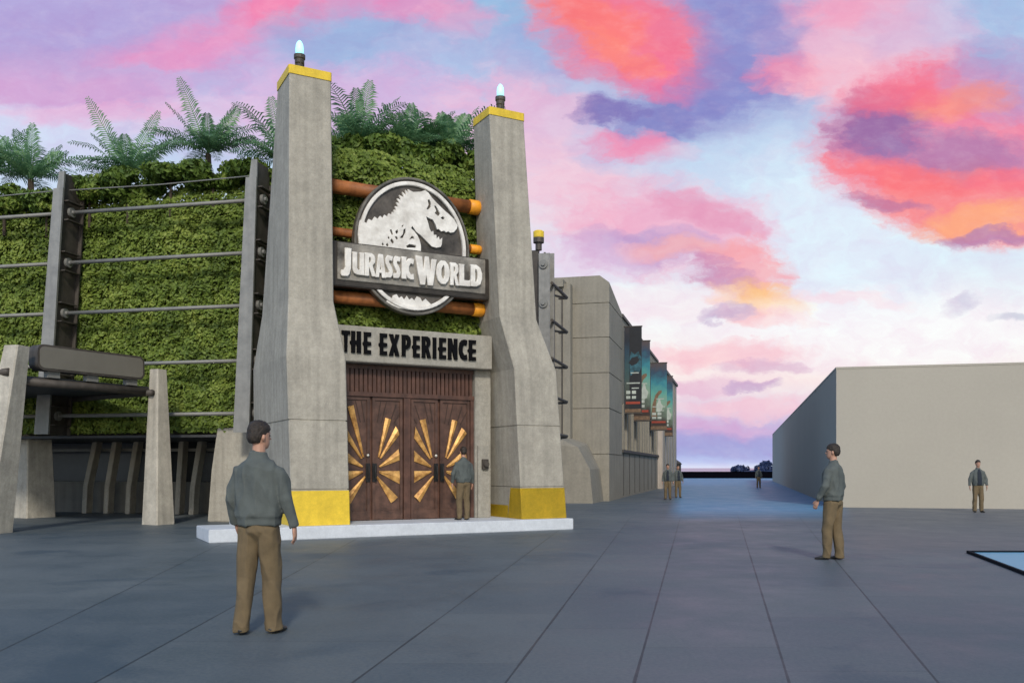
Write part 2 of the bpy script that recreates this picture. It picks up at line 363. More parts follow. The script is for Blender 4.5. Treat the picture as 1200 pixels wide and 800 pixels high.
# ------------------------------------------------------------------ entrance towers
def lerp_rows(rows, z):
    for a, b in zip(rows, rows[1:]):
        if z <= b[0]:
            t = max(0, (z-a[0])/(b[0]-a[0])); return [a[i]+(b[i]-a[i])*t for i in range(1, 5)]
    return list(rows[-1][1:])
ROWR = [(.26, -1.24, -.04, .25, 2.32), (3.75, -1.42, -.29, .30, 2.10), (4.95, -1.72, -.74, .45, 1.58), (9.6, -1.96, -1.06, .50, 1.37)]
ROWL = [(.26, -6.59, -5.37, .25, 3.80), (3.75, -6.69, -5.44, .30, 3.46), (4.95, -6.61, -5.66, .45, 2.89), (9.6, -6.58, -5.70, .50, 1.54)]
def ring(rows, z, inset=0.0, ch=.02):
    a, b, c, d = lerp_rows(rows, z); a += inset; b -= inset; c += inset; d -= inset
    return [(a+ch, c, z), (b-ch, c, z), (b, c+ch, z), (b, d-ch, z), (b-ch, d, z), (a+ch, d, z), (a, d-ch, z), (a, c+ch, z)]
def tower(rows, label, stepped):
    t = thing('gate_tower', label, 'tower', ENT, 'concrete gate towers either side of the doors')
    bm = bmesh.new(); zs = [.26, 1.0, 2.42, 2.45, 3.75, 4.95, 9.6]
    rings = []
    for z in zs:
        if z == 2.42: rings += [ring(rows, 2.42), ring(rows, 2.425, .018), ring(rows, 2.445, .018)]
        elif z == 1.0: rings += [ring(rows, .995), ring(rows, 1.0, .018), ring(rows, 1.015, .018), ring(rows, 1.02)]
        else: rings.append(ring(rows, z))
    quadloft(bm, rings); obj('shaft', bm, M['concrete'], t)
    # yellow band as a thin coat
    bm = bmesh.new(); e = -.008
    if not stepped:
        quadloft(bm, [ring(rows, .262, e), ring(rows, .98, e)])
    else:
        r0 = ring(rows, .262, e); r1 = ring(rows, .98, e)
        def P_(u0, w0, z0):   # point on the coated left face
            a, b, c, d = lerp_rows(rows, z0); return (a+e, w0, z0)
        a, b, c, d = lerp_rows(rows, .3)
        fr = [r0[0], r0[1], r0[2], r0[3]]; fr1 = [r1[0], r1[1], r1[2], r1[3]]
        vs0 = [bm.verts.new(p) for p in (P_(0, c+.70, .262), r0[7], *fr)]; vs1 = [bm.verts.new(p) for p in (P_(0, c+.50, .98), r1[7], *fr1)]
        for i in range(5): bm.faces.new((vs0[i], vs0[i+1], vs1[i+1], vs1[i]))
        q = [P_(0, c+.70, .262), P_(0, d-.02, .262), P_(0, d-.02, .56), P_(0, c+.66, .56)]
        bm.faces.new([bm.verts.new(p) for p in q])
        bmesh.ops.solidify(bm, geom=bm.faces[:], thickness=-.006)
    obj('yellow_band', bm, M['yellow'], t)
    bm = bmesh.new(); quadloft(bm, [ring(rows, 9.6, -.015, .03), ring(rows, 9.78, -.015, .03)]); obj('cap', bm, M['yellow'], t)
    a, b, c, d = rows[-1][1:]; cu, cw = (a+b)/2 + (.0 if stepped else -.12), (c+d)/2-.1
    lamp = bmesh.new()
    tube(lamp, [(cu, cw, z) for z in (9.78, 9.86, 9.87, 10.0, 10.02, 10.1, 10.12, 10.2)], [.11, .11, .08, .08, .10, .10, .12, .12], 16)
    for k in range(4): box(lamp, (cu-.012+.11*math.cos(k*math.pi/2)*.8, cw-.012+.088*math.sin(k*math.pi/2), 9.86), (cu+.012+.11*math.cos(k*math.pi/2)*.8, cw+.012+.088*math.sin(k*math.pi/2), 10.12))
    lo_ = obj('lamp', lamp, M['steel_dark'], t)
    bm = bmesh.new(); tube(bm, [(cu, cw, z) for z in (10.2, 10.33, 10.42, 10.48, 10.51)], [.085, .085, .075, .045, .015], 16); obj('bulb', bm, M['lamp_glass'], lo_, True)
    return t
tower(ROWL, 'tall tapered concrete tower left of the carved doors, taller in the picture', False)
tr_ = tower(ROWR, 'tall tapered concrete tower right of the carved doors, yellow foot stepped on one side', True)
bm = bmesh.new(); box(bm, (-1.36, 1.55, 1.55), (-1.28, 1.8, 1.95))
# plinth
bm = bmesh.new(); pv = [(-8.26, 0), (0, 0), (0, 4.2), (-7.1, 4.2), (-7.1, 1.5), (-8.26, 1.5)]; quadloft(bm, [[(x, y, 0) for x, y in pv], [(x, y, .26) for x, y in pv]]); struct_pl = obj('plinth', bm, M['white_paint'], bevel=.012)
struct_pl.matrix_world = ENT; tag(struct_pl, 'low white painted plinth under the two towers and the doors', 'step')
# ------------------------------------------------------------------ lintel with lettering
GL = {
 'J': [[(.42,1),(1,1),(.97,.95),(.93,.28),(.80,.08),(.6,0),(.05,.0),(.0,.1),(.06,.2),(.30,.22),(.42,.32)]],
 'U': [[(.0,1),(.40,1),(.38,.95),(.38,.30),(.48,.2),(.62,.24),(.62,.95),(.60,1),(1,1),(.97,.95),(.97,.05),(1,0),(.35,0),(.12,.08),(.03,.25),(.03,.95)]],
 'R': [[(0,1),(.6,1),(.85,.93),(.95,.78),(.93,.62),(.70,.48),(1,.03),(1,0),(.64,0),(.42,.38),(.38,.38),(.38,.05),(.40,0),(0,0),(.03,.05),(.03,.95)], [(.38,.84),(.38,.56),(.52,.6),(.58,.7),(.54,.81)]],
 'A': [[(.33,1),(.70,1),(1,0),(.62,0),(.60,.2),(.38,.2),(.34,0),(0,0)], [(.42,.34),(.57,.34),(.51,.70)]],
 'S': [[(.95,.97),(.88,.76),(.55,.79),(.46,.70),(.85,.48),(.97,.30),(.92,.12),(.70,.01),(.05,.0),(.10,.22),(.48,.21),(.55,.30),(.18,.52),(.04,.68),(.08,.87),(.30,1)]],
 'I': [[(0,1),(1,1),(.94,.95),(.94,.05),(1,0),(0,0),(.06,.05),(.06,.95)]],
 'C': [[(1,.97),(.90,.72),(.60,.77),(.42,.62),(.42,.38),(.62,.23),(.92,.27),(1,.02),(.60,.0),(.25,.08),(.04,.3),(.0,.55),(.10,.82),(.35,.97),(.65,1)]],
 'W': [[(0,1),(.29,.98),(.37,.42),(.46,1),(.62,1),(.71,.42),(.78,.93),(1,.93),(.83,0),(.57,0),(.50,.42),(.44,0),(.20,0)]],
 'O': [[(.35,1),(.65,1),(.88,.85),(1,.6),(1,.4),(.88,.15),(.65,0),(.35,0),(.12,.15),(0,.4),(0,.6),(.12,.85)], [(.5,.82),(.38,.65),(.36,.38),(.48,.2),(.56,.22),(.64,.4),(.63,.65),(.57,.8)]],
 'L': [[(0,1),(.46,1),(.43,.95),(.43,.26),(.90,.26),(1,.3),(1,0),(0,0),(.03,.05),(.03,.95)]],
 'D': [[(0,1),(.5,1),(.85,.88),(1,.62),(1,.4),(.85,.12),(.5,0),(0,0),(.03,.05),(.03,.95)], [(.38,.82),(.38,.2),(.52,.22),(.62,.4),(.62,.62),(.52,.78)]],
 'T': [[(0,1),(1,1),(1,.84),(.70,.84),(.64,.05),(.67,0),(.33,0),(.36,.05),(.30,.84),(0,.84)]],
 'H': [[(.08,1),(.44,1),(.42,.95),(.42,.56),(.60,.56),(.60,.95),(.58,1),(.96,1),(.94,.95),(.94,.05),(.97,0),(.58,0),(.60,.05),(.60,.38),(.42,.38),(.42,.05),(.44,0),(.08,0),(.10,.05),(.10,.38),(-.02,.41),(-.02,.53),(.10,.56),(.10,.95)]],
 'E': [[(.12,1),(1,1),(.97,.83),(.52,.83),(.52,.57),(.97,.55),(1,.48),(.97,.40),(.52,.38),(.52,.17),(.97,.17),(1,0),(.12,0),(.15,.05),(.15,.38),(0,.42),(0,.52),(.15,.57),(.15,.95)]],
 'X': [[(0,1),(.40,1),(.52,.68),(.64,1),(1,1),(.70,.52),(1,0),(.62,0),(.50,.34),(.38,0),(0,0),(.32,.52)]],
 'P': [[(.05,1),(.65,1),(.92,.9),(1,.7),(.92,.46),(.65,.34),(.44,.34),(.44,.05),(.46,0),(.05,0),(.08,.05),(.08,.95)], [(.44,.84),(.44,.5),(.58,.54),(.64,.68),(.58,.82)]],
 'N': [[(0,1),(.38,1),(.64,.45),(.64,.95),(.62,1),(1,1),(.97,.95),(.97,.05),(1,0),(.66,0),(.36,.58),(.36,.05),(.38,0),(0,0),(.03,.05),(.03,.95)]],
}
def letters(spec, w, depth, bev, m, parent, name='lettering', wid=1.0):
    for ch, x0, x1, y0, y1 in spec:
        ua, ub = onplane(x0, (y0+y1)/2, w)[0], onplane(x1, (y0+y1)/2, w)[0]
        xm = (x0+x1)/2; zt = onplane(xm, y0, w)[1]; zb = onplane(xm, y1, w)[1]
        curve_mesh('letter', [[(ua+(ub-ua)*x, zb+(zt-zb)*z) for x, z in lp] for lp in GL[ch]], depth, bev, m, parent, w)
lint = thing('lintel', 'concrete lintel slab with black raised lettering above the carved doors', 'lintel', ENT)
bm = bmesh.new(); box(bm, (-5.9, 1.05, 3.79), (-1.62, 1.75, 4.58)); obj('slab', bm, M['concrete_slab'], lint, bevel=.015)
zx = lambda v: 395+v*.15; zy = lambda v: 375+v*.15
E_ = [('T',33,97,85,245),('H',100,187,90,252),('E',198,262,98,262),('E',323,387,108,270),('X',403,482,115,277),('P',498,572,120,280),('E',583,642,128,287),
      ('R',658,728,132,293),('I',744,772,140,297),('E',787,847,143,300),('N',862,937,148,306),('C',948,1012,155,309),('E',1018,1080,160,313)]
letters([(c, zx(a), zx(b), zy(d)-.3, zy(e)+.3) for c, a, b, d, e in E_], 1.049, .05, .004, M['black_paint'], lint)
# ------------------------------------------------------------------ doors
WD = 1.42
def du(px): return onplane(px, 520, WD)[0]
doors = thing('double_doors', 'brown timber double doors with gilded sunburst rays, between the towers', 'door', ENT)
zt = onplane(480, 468, WD)[1]; zb = .262; ztop = 3.78
uL, uR = -5.75, du(554.5)
bm = bmesh.new()
box(bm, (uL, WD+.05, zb), (uR, WD+.2, ztop)); obj('frame', bm, M['wood_frame'], doors)
bm = bmesh.new()
for a, b in ((uR-.09, uR), (du(472.5), du(480.5))): box(bm, (a, WD-.04, zb), (b, WD+.06, ztop-.62))
box(bm, (uL, WD-.06, zt+.03), (uR, WD+.05, zt+.13)); box(bm, (uL, WD-.03, ztop-.1), (uR, WD+.05, ztop))
obj('door_casing', bm, M['wood_frame'], doors, bevel=.006)
bm = bmesh.new(); k = uL+.03
while k < uR-.05:
    box(bm, (k, WD-.01, zt+.13), (k+.075, WD+.06, ztop-.1)); k += .105
obj('slat_panel', bm, M['wood_frame'], doors)
LV = [(400, 433.6, 1, 434.6), (435.6, 472, -1, 434.6), (481, 513, 1, 514.0), (515, 550.5, -1, 514.0)]
zc = onplane(433, 553, WD)[1]
RAYS = [((.18, .34), (.41, 1.22), .04, .15), ((.22, .31), (.67, 1.00), .04, .19), ((.20, .12), (.72, .42), .04, .25), ((.19, .01), (.72, -.12), .04, .31), ((.14, -.10), (.56, -.64), .04, .21)]
for i, (a, b, side, cpx) in enumerate(LV):
    ua, ub = du(a), du(b)
    if i == 0: ua = ub - (du(472)-du(435.6))
    bm = bmesh.new(); box(bm, (ua+.01, WD+.012, zb+.01), (ub-.01, WD+.05, zt+.03)); leaf = obj('door_leaf', bm, M['wood'], doors)
    bm = bmesh.new(); f = .075
    for q in (((ua+.01, zb+.01), (ua+f, zt+.03)), ((ub-f, zb+.01), (ub-.01, zt+.03)), ((ua+f, zt-.05), (ub-f, zt+.03)), ((ua+f, zb+.01), (ub-f, zb+.22))):
        box(bm, (q[0][0], WD-.018, q[0][1]), (q[1][0], WD+.012, q[1][1]))
    obj('stile', bm, M['wood'], leaf, bevel=.004)
    cu_ = du(cpx); lo_u, hi_u = (ua+.085, ub-.05) if side > 0 else (ua+.05, ub-.085)
    def clip(p):
        # pull the ray end back inside the leaf
        u_, z_ = p; c = cu_
        if u_ < lo_u: t = (lo_u-c)/(u_-c); return (lo_u, zc+(z_-zc)*t)
        if u_ > hi_u: t = (hi_u-c)/(u_-c); return (hi_u, zc+(z_-zc)*t)
        return p
    for gi, (p0_, p1_, w0, w1) in enumerate(RAYS):
        sg = -1 if side > 0 else 1
        a0_ = Vector((cu_+sg*p0_[0], zc+p0_[1])); a1_ = Vector((cu_+sg*p1_[0], zc+p1_[1]))
        if i == 0 and gi < 2: a1_ = a0_ + (a1_-a0_)*1.3
        dr_ = (a1_-a0_).normalized(); nv = Vector((-dr_.y, dr_.x))
        pts = [tuple(a0_-nv*w0/2), tuple(a0_+nv*w0/2), tuple(a1_+nv*w1/2), tuple(a1_-nv*w1/2)]
        pts = [clip(p) for p in pts]
        bm = bmesh.new(); a_ = [bm.verts.new((p[0], WD-.012, p[1])) for p in pts]
        mid0 = bm.verts.new(((pts[0][0]+pts[1][0])/2, WD-.035, (pts[0][1]+pts[1][1])/2)); mid1 = bm.verts.new(((pts[2][0]+pts[3][0])/2, WD-.045, (pts[2][1]+pts[3][1])/2))
        for fc in ((a_[0], mid0, mid1, a_[3]), (mid0, a_[1], a_[2], mid1), (a_[0], a_[1], mid0), (a_[2], a_[3], mid1), (a_[3], a_[2], a_[1], a_[0])): bm.faces.new(fc)
        obj('ray', bm, M['gold'], leaf)
    # engraved unpainted rays at the top
    bm = bmesh.new()
    for ang, r0, r1, w1 in ((80, 1.15, 1.72, .07), (66, 1.25, 1.66, .08)):
        th = math.radians(180-ang if side > 0 else ang); dx, dz = math.cos(th), math.sin(th); nx, nz = -dz, dx
        for s_ in (-1, 1):
            p0 = clip((cu_+dx*r0+s_*nx*.05, zc+dz*r0+s_*nz*.05)); p1 = clip((cu_+dx*r1+s_*nx*w1, zc+dz*r1+s_*nz*w1))
            prism(bm, [p0, (p0[0]+.015, p0[1]), (p1[0]+.015, min(p1[1], zt-.07)), (p1[0], min(p1[1], zt-.07))], WD-.002, WD+.014)
    obj('carving', bm, M['wood_dark'], leaf)
    # pull handle plate and knob
    hu = ub-.055 if side > 0 else ua+.055
    bm = bmesh.new(); box(bm, (hu-.05, WD-.04, zc-.22), (hu+.05, WD-.018, zc+.2)); tube(bm, [(hu, WD-.09, zc-.16), (hu, WD-.1, zc), (hu, WD-.09, zc+.14)], .016, 8)
    obj('handle', bm, M['black_metal'], leaf)
    if side > 0:
        bm = bmesh.new(); bmesh.ops.create_uvsphere(bm, u_segments=12, v_segments=8, radius=.035)
        bmesh.ops.translate(bm, vec=(hu-.01, WD-.05, zc+.38), verts=bm.verts); obj('knob', bm, M['brass'], leaf, True)
# jamb post with call box
jamb = thing('jamb_post', 'slim concrete post at the right edge of the doors with an intercom box', 'post', ENT)
bm = bmesh.new(); box(bm, (uR+.003, WD-.10, .262), (uR+.42, WD+.3, 3.785)); obj('post', bm, M['concrete_slab'], jamb, bevel=.01)
bm = bmesh.new(); box(bm, (uR+.05, WD-.16, .262), (uR+.36, WD-.101, 1.98)); obj('panel', bm, M['concrete_slab'], jamb, bevel=.008)
bm = bmesh.new(); box(bm, (uR+.14, WD-.24, 1.42), (uR+.3, WD-.162, 1.66)); tube(bm, [(uR+.22, WD-.3, 1.54), (uR+.22, WD-.23, 1.54)], .07, 14); obj('call_box', bm, M['steel_dark'], jamb, bevel=.01)
# wall behind the entrance carrying everything
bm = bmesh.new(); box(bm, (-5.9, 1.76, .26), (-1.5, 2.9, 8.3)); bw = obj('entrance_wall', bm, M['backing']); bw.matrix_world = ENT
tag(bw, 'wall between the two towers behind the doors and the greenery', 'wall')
# ------------------------------------------------------------------ pipes
for n_, (pxl, yl, pxr, yr, r, lab, ur) in enumerate(((391, 218, 566, 245, .155, 'topmost rusty orange pipe behind the round emblem', -1.86), (391, 272, 566, 293, .10, 'middle rusty orange pipe behind the name board', -1.83), (391, 345, 568, 366, .145, 'lowest rusty orange pipe beneath the name board', -1.76))):
    z_ = (onplane(pxl, yl, 1.3)[1] + onplane(pxr, yr, 1.3)[1])/2
    p = thing('pipe', lab, 'pipe', ENT, 'rusty pipes between the towers')
    bm = bmesh.new(); tube(bm, [(-5.75, 1.3, z_), (ur-.25, 1.3, z_)], r, 20); obj('pipe_run', bm, M['rust'], p, True)
    bm = bmesh.new(); tube(bm, [(ur-.26, 1.3, z_), (ur-.25, 1.3, z_), (ur-.02, 1.3, z_), (ur+.03, 1.3, z_)], [r, r*1.12, r*1.12, r*.9], 20); obj('pipe_cap', bm, M['orange_cap'], p, True)
# ------------------------------------------------------------------ emblem sign
WS = .98
sign = thing('entrance_sign', 'round emblem sign with a white dinosaur skeleton and raised white name board', 'sign', ENT)
cl, cr_, ct, cb = onplane(414.5, 289, WS), onplane(549, 289, WS), onplane(482, 208.5, WS), onplane(482, 369, WS)
eu, ez = (cl[0]+cr_[0])/2, (ct[1]+cb[1])/2; ru, rz_ = (cr_[0]-cl[0])/2, (ct[1]-cb[1])/2
def ell(s, n=72, a0=0, a1=360): return [(eu+ru*s*math.cos(math.radians(a0+(a1-a0)*k/n)), ez+rz_*s*math.sin(math.radians(a0+(a1-a0)*k/n))) for k in range(n)]
bm = bmesh.new(); prism(bm, ell(.965), WS, WS+.16); obj('disc', bm, M['sign_metal'], sign)
def annulus(bm, s0, s1, y0, y1, n=72):
    a, b = ell(s0, n), ell(s1, n)
    r = [[bm.verts.new((p[0], y, p[1])) for p in q] for q, y in ((a, y0), (b, y0), (b, y1), (a, y1))]
    for i in range(n):
        j = (i+1) % n
        for k in range(4): bm.faces.new((r[k][i], r[k][j], r[(k+1) % 4][j], r[(k+1) % 4][i]))
bm = bmesh.new(); annulus(bm, .962, 1.0, WS-.05, WS+.16); obj('rim', bm, M['sign_rim'], sign, bevel=.012)
bm = bmesh.new(); annulus(bm, .878, .935, WS-.07, WS+.005); obj('ring', bm, M['bone'], sign, bevel=.01)
def P2(pts, w=WS): return [onplane(x, y, w) for x, y in pts]
sk = [(420,284),(418.5,275),(419.5,265),(421,258.5),(424,259.5),(428.5,262.5),(431,257.5),(435,259.5),(438,254.8),(441.5,257.5),(444.5,253.8),(447.5,256.5),(449.5,252.5),(453,254.8),(454.5,250.8),
      (458,252.8),(458.5,249),(461.5,251),(460.5,246.5),(464,247.5),(462,242.5),(466.5,243.5),(463.5,238),(468,239.5),(464.5,233.5),(469.5,235.5),(467,229.5),(473,232.5),(470.5,226),(475.5,230),(474,223.5),(478.5,227.8),(477,222.8),(483,226),
      (492,225.5),(497,223.8),(501,227),(504,231.5),(510,238),(518,246),(525,252),(531,258),(535,265),(534,269),(530.5,272.8),(526.5,273.5),(524,271.8),(521.5,273),(519,271),(516,272),(513,269),(511,269.5),
      (509,263),(506,258),(502,256.5),(498,254.5),(500.5,262),(502,268),(504,272.5),(506.5,271.5),(507,276),(510,276),(510.5,280.5),(513,278),(514,282),(517,279.5),(516.5,287),(515,290),(510,291),(505,289.5),(499,283.5),(492,276.5),(486,271.5),(482,265.5),
      (480.5,268),(484,271.5),(488,276.5),(490.5,282),(492,288),(492,295),(420,290)]
holes = [[(455.5,270),(457.5,269.5),(460,275),(458,276.5)], [(462,272),(464.5,269.5),(466,272.5),(463.5,275.5)], [(453,278.8),(454.5,277.5),(456,280),(454.5,281.2)],
         [(456,282.5),(458,280),(461,284.5),(459,286.5)], [(461.5,278.5),(463,277),(465.5,280),(464,282.2)], [(467,279.5),(471,280),(474.3,273),(474,268),(471.8,270),(471,275)],
         [(478,282),(481,277.5),(483,277.5),(486,282),(482,280)], [(474.5,289),(479,286.5),(486,288),(487,291),(476,291)], [(446,287),(447.5,284.5),(449,287.5),(448,289)], [(451,288),(452.5,285),(454.5,288),(453.5,290)],
         [(469,266),(472,263.5),(471.5,267)],
         [(500,235),(502,234.5),(504,239),(504,243),(501,246.5),(498.5,246),(501,241)], [(507.5,242),(509.5,242),(515,251),(512.5,254.5),(508,250.5),(510,248)], [(515,256),(518,254),(520.5,256.5),(517.5,258.2)]]
curve_mesh('skeleton', [P2(sk)] + [P2(h) for h in holes], .06, .004, M['bone'], sign, WS-.001)
# jungle silhouette at the foot of the disc
tops = [(452,350),(455,346),(458,349),(460,343),(464,341.5),(467,346),(470,344),(473,348),(476,343.5),(479,348),(482,346),(485,349),(488,344),(492,346),(494,350),(498,347),(502,351),(505,354),(500,357),(490,359.5),(478,360),(466,357.5),(458,354)]
curve_mesh('jungle_relief', [P2([(x, y+3.5) for x, y in tops])], .035, .004, M['bone'], sign, WS-.001)
# name board
up, ur_ = -5.78, onplane(571.5, 320, WS)[0]
zt1, zb1 = 6.42, 5.40
zt1 = onplane(480, 293.5, WS)[1]; zb1 = onplane(480, 338.5, WS)[1]
bm = bmesh.new(); box(bm, (up, WS-.09, zb1-.10), (ur_+.0, WS+.2, zt1)); obj('board', bm, M['sign_edge'], sign, bevel=.02)
bm = bmesh.new(); box(bm, (onplane(395, 310, WS-.09)[0], WS-.12, zb1+.03), (ur_-.12, WS-.092, zt1-.03)); obj('board_face', bm, M['sign_plate'], sign, bevel=.01)
zx = lambda v: 390+v/8; zy = lambda v: 275+v/8
J_ = [('J',68,168,130,392),('U',175,290,172,380),('R',292,394,180,392),('A',390,490,190,405),('S',482,556,200,407),('S',556,628,208,412),('I',636,682,213,416),('C',672,752,226,424)]
letters([(c, zx(a), zx(b), zy(d), zy(e)) for c, a, b, d, e in J_], WS-.121, .06, .012, M['bone'], sign)
zx = lambda v: 480+v/8
W_ = [('W',50,242,210,475),('O',242,366,250,466),('R',372,452,270,478),('L',456,558,285,484),('D',564,668,290,490)]
letters([(c, zx(a), zx(b), zy(d), zy(e)) for c, a, b, d, e in W_], WS-.121, .06, .012, M['bone'], sign)
# ------------------------------------------------------------------ green walls
LW = Matrix.Identity(4)
DLv = Vector((math.cos(math.radians(12.3)), -math.sin(math.radians(12.3)), 0)); NLv = Vector((DLv.y*-1, DLv.x, 0))   # u to the right (nearer), w away
OL = Vector((-7.0, 23.6, 0))
LWM = Matrix(((DLv.x, NLv.x, 0, OL.x), (DLv.y, NLv.y, 0, OL.y), (0, 0, 1, 0), (0, 0, 0, 1)))
def hedge(name, label, mw, u0, u1, z0, top, w0, dens, size):
    root = thing(name, label, 'hedge', mw)
    n = int((u1-u0)*(9.4-z0)*dens)
    u = u0+rng.random(n)*(u1-u0); z = z0+rng.random(n)*(9.6-z0)
    tp = np.array([top(a) for a in u]); keep = z < tp; u, z, tp = u[keep], z[keep], tp[keep]
    dsp = np.array([noise.noise(Vector((a*1.6, b*1.6, 3)))*.16+noise.noise(Vector((a*4.5, b*4.5, 9)))*.10 for a, b in zip(u, z)])
    rnd = np.clip((z-tp+.5)/.5, 0, 1)*.35
    w = w0 - dsp*1.0 + rnd + (rng.random(len(u))-.35)*.16
    pos = np.stack([u, w, z], 1)
    nr = np.stack([rng.normal(size=len(u))*.55, -1+rng.normal(size=len(u))*.3, .45+rng.normal(size=len(u))*.5], 1)
    me = leaves_mesh('foliage', pos, nr, size*(.7+.7*rng.random(len(u))), np.clip(rng.random(len(u))*.8+dsp*1.2+.1, 0, 1))  # leaves in the hollows get a darker tint, shade put into their colour
    link('foliage', me, M['leaf'], root)
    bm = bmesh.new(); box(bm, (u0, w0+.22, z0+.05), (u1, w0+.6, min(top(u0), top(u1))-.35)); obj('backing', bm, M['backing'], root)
    return root
topL = lambda a: 9.25+.22*noise.noise(Vector((a*.9, 0, 0)))+.12*noise.noise(Vector((a*3, 2, 0)))
hedge('hedge_wall', 'tall dense leafy green wall behind the steel trellis on the left', LWM, -11.5, 2.2, 2.42, topL, .35, 1150, .066)
topC = lambda a: 8.8+.25*noise.noise(Vector((a*1.3, 5, 0)))
hedge('hedge_wall', 'leafy green wall between the towers behind the round emblem', ENT, -5.95, -1.45, 4.45, topC, 1.62, 1150, .066)
# wall and soffit behind the left green wall
bld = thing('planted_building', 'dark recessed building under the green wall on the left', 'building', LWM)
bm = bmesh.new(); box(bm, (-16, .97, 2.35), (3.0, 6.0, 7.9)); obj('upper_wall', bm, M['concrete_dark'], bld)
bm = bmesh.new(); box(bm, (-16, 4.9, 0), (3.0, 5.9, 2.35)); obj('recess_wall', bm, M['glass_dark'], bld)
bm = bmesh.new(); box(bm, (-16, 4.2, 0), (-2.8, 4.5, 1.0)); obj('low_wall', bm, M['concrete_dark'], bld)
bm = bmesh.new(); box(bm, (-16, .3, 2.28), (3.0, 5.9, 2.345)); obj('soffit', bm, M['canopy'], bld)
for k, (xb, xt) in enumerate(((80, 95), (110, 122.5), (140, 152), (168, 181), (207, 213), (226, 238))):
    bm = bmesh.new(); Yb = 28.0
    # rib in world, converted to the wall frame
    inv = LWM.inverted(); b0 = inv @ at(xb, 597, Yb); t0 = inv @ at(xt, 511, Yb)
    b0.z = 0; t0.z = 2.28
    bw_ = .085; wf = min(b0.y, t0.y)
    prism(bm, [(b0.x-bw_, 0), (b0.x+bw_, 0), (b0.x+bw_+.05, .85), (t0.x+bw_, 2.28), (t0.x-bw_, 2.28), (b0.x-bw_+.05, .85)], 3.55, 3.85)
    obj('rib', bm, M['concrete'], bld, bevel=.01)
for z_, u0 in ((2.02, -16), (.95, -2.75)):
    bm = bmesh.new(); box(bm, (u0, 3.9, z_-.045), (3.0, 4.05, z_+.045)); obj('rail', bm, M['rail'], bld)
# trellis
RZ = [8.40, 7.04, 5.67, 4.24, 2.87]
tl = thing('trellis', 'steel trellis of fins and horizontal tubes in front of the green wall', 'trellis', LWM)
inv = LWM.inverted()
def fin(pxb, yb, pxt, yt, Y):
    b0 = inv @ at(pxb, yb, Y); t0 = inv @ at(pxt, yt, Y); slope = (t0.x-b0.x)/(t0.z-b0.z)
    ux = lambda z: b0.x + slope*(z-b0.z); zt_ = t0.z
    bm = bmesh.new()
    # front flange: slim, in two heights
    a0, a1 = 2.36, zt_-.45
    prism(bm, [(ux(a0)-.24, a0), (ux(a0)+.2, a0), (ux(a1)+.15, a1), (ux(a1)-.15, a1)], -.62, -.56)
    prism(bm, [(ux(a1)-.06, a1), (ux(a1)+.148, a1), (ux(zt_)+.14, zt_), (ux(zt_)-.02, zt_)], -.60, -.545)
    p = obj('fin_flange', bm, M['steel'], tl)
    bm = bmesh.new(); prism(bm, [(ux(a0)+.10, a0), (ux(a0)+.155, a0), (ux(a1)+.12, zt_-.02), (ux(a1)+.07, zt_-.02)], -.545, .15); obj('fin_web', bm, M['steel_dark'], tl)
    bm = bmesh.new(); prism(bm, [(ux(a0)-.05, a0), (ux(a0)+.25, a0), (ux(a1)+.2, a1), (ux(a1)-.05, a1)], .16, .2); obj('fin_flange', bm, M['steel_dark'], tl)
    for z_ in RZ:
        c = ux(z_)+.15
        bm = bmesh.new(); tube(bm, [(c-.02, -.25, z_), (c+.06, -.25, z_)], .13, 18); bp_ = obj('bolt_plate', bm, M['rail'], tl); bm = bmesh.new(); tube(bm, [(c+.061, -.25, z_), (c+.12, -.25, z_)], .055, 10); obj('bolt', bm, M['rail'], bp_)
        bm = bmesh.new(); box(bm, (c, -.52, z_+.24), (c+.13, .1, z_+.27)); box(bm, (c, -.52, z_-.27), (c+.13, .1, z_-.24)); obj('stiffener', bm, M['steel_dark'], tl)
    return ux
f0 = fin(-165, 405, -140, 205, 25.3)
f1 = fin(63, 405, 79, 205, 24.4)
f2 = fin(281, 500, 294, 186, 22.85)
for z_ in RZ:
    for a, b in ((f0, f1), (f1, f2)):
        bm = bmesh.new(); tube(bm, [(a(z_)+.2, -.25, z_), (b(z_)+.09, -.25, z_)], .052, 10); obj('tube_rail', bm, M['rail'], tl, True)
for a, b in ((f0, f1), (f1, f2)):
    bm = bmesh.new(); tube(bm, [(a(9)+.1, -.3, 9.0), ((a(9)+b(9))/2, -.3, 8.97), (b(9), -.3, 9.02)], .016, 6); obj('wire', bm, M['rail'], tl)
# leaning concrete block
bm = bmesh.new(); b0 = ground(243, 611); Mx = Matrix.Translation(b0) @ Matrix.Rotation(math.radians(-14), 4, 'Z')
prism(bm, [(0, 0), (1.7, 0), (1.65, 2.52), (.30, 2.52), (.12, 1.4)], 0, 1.1)
k_ = obj('buttress', bm, M['concrete'], bevel=.02); k_.matrix_world = Mx; tag(k_, 'leaning grey concrete block at the left foot of the left tower', 'buttress')
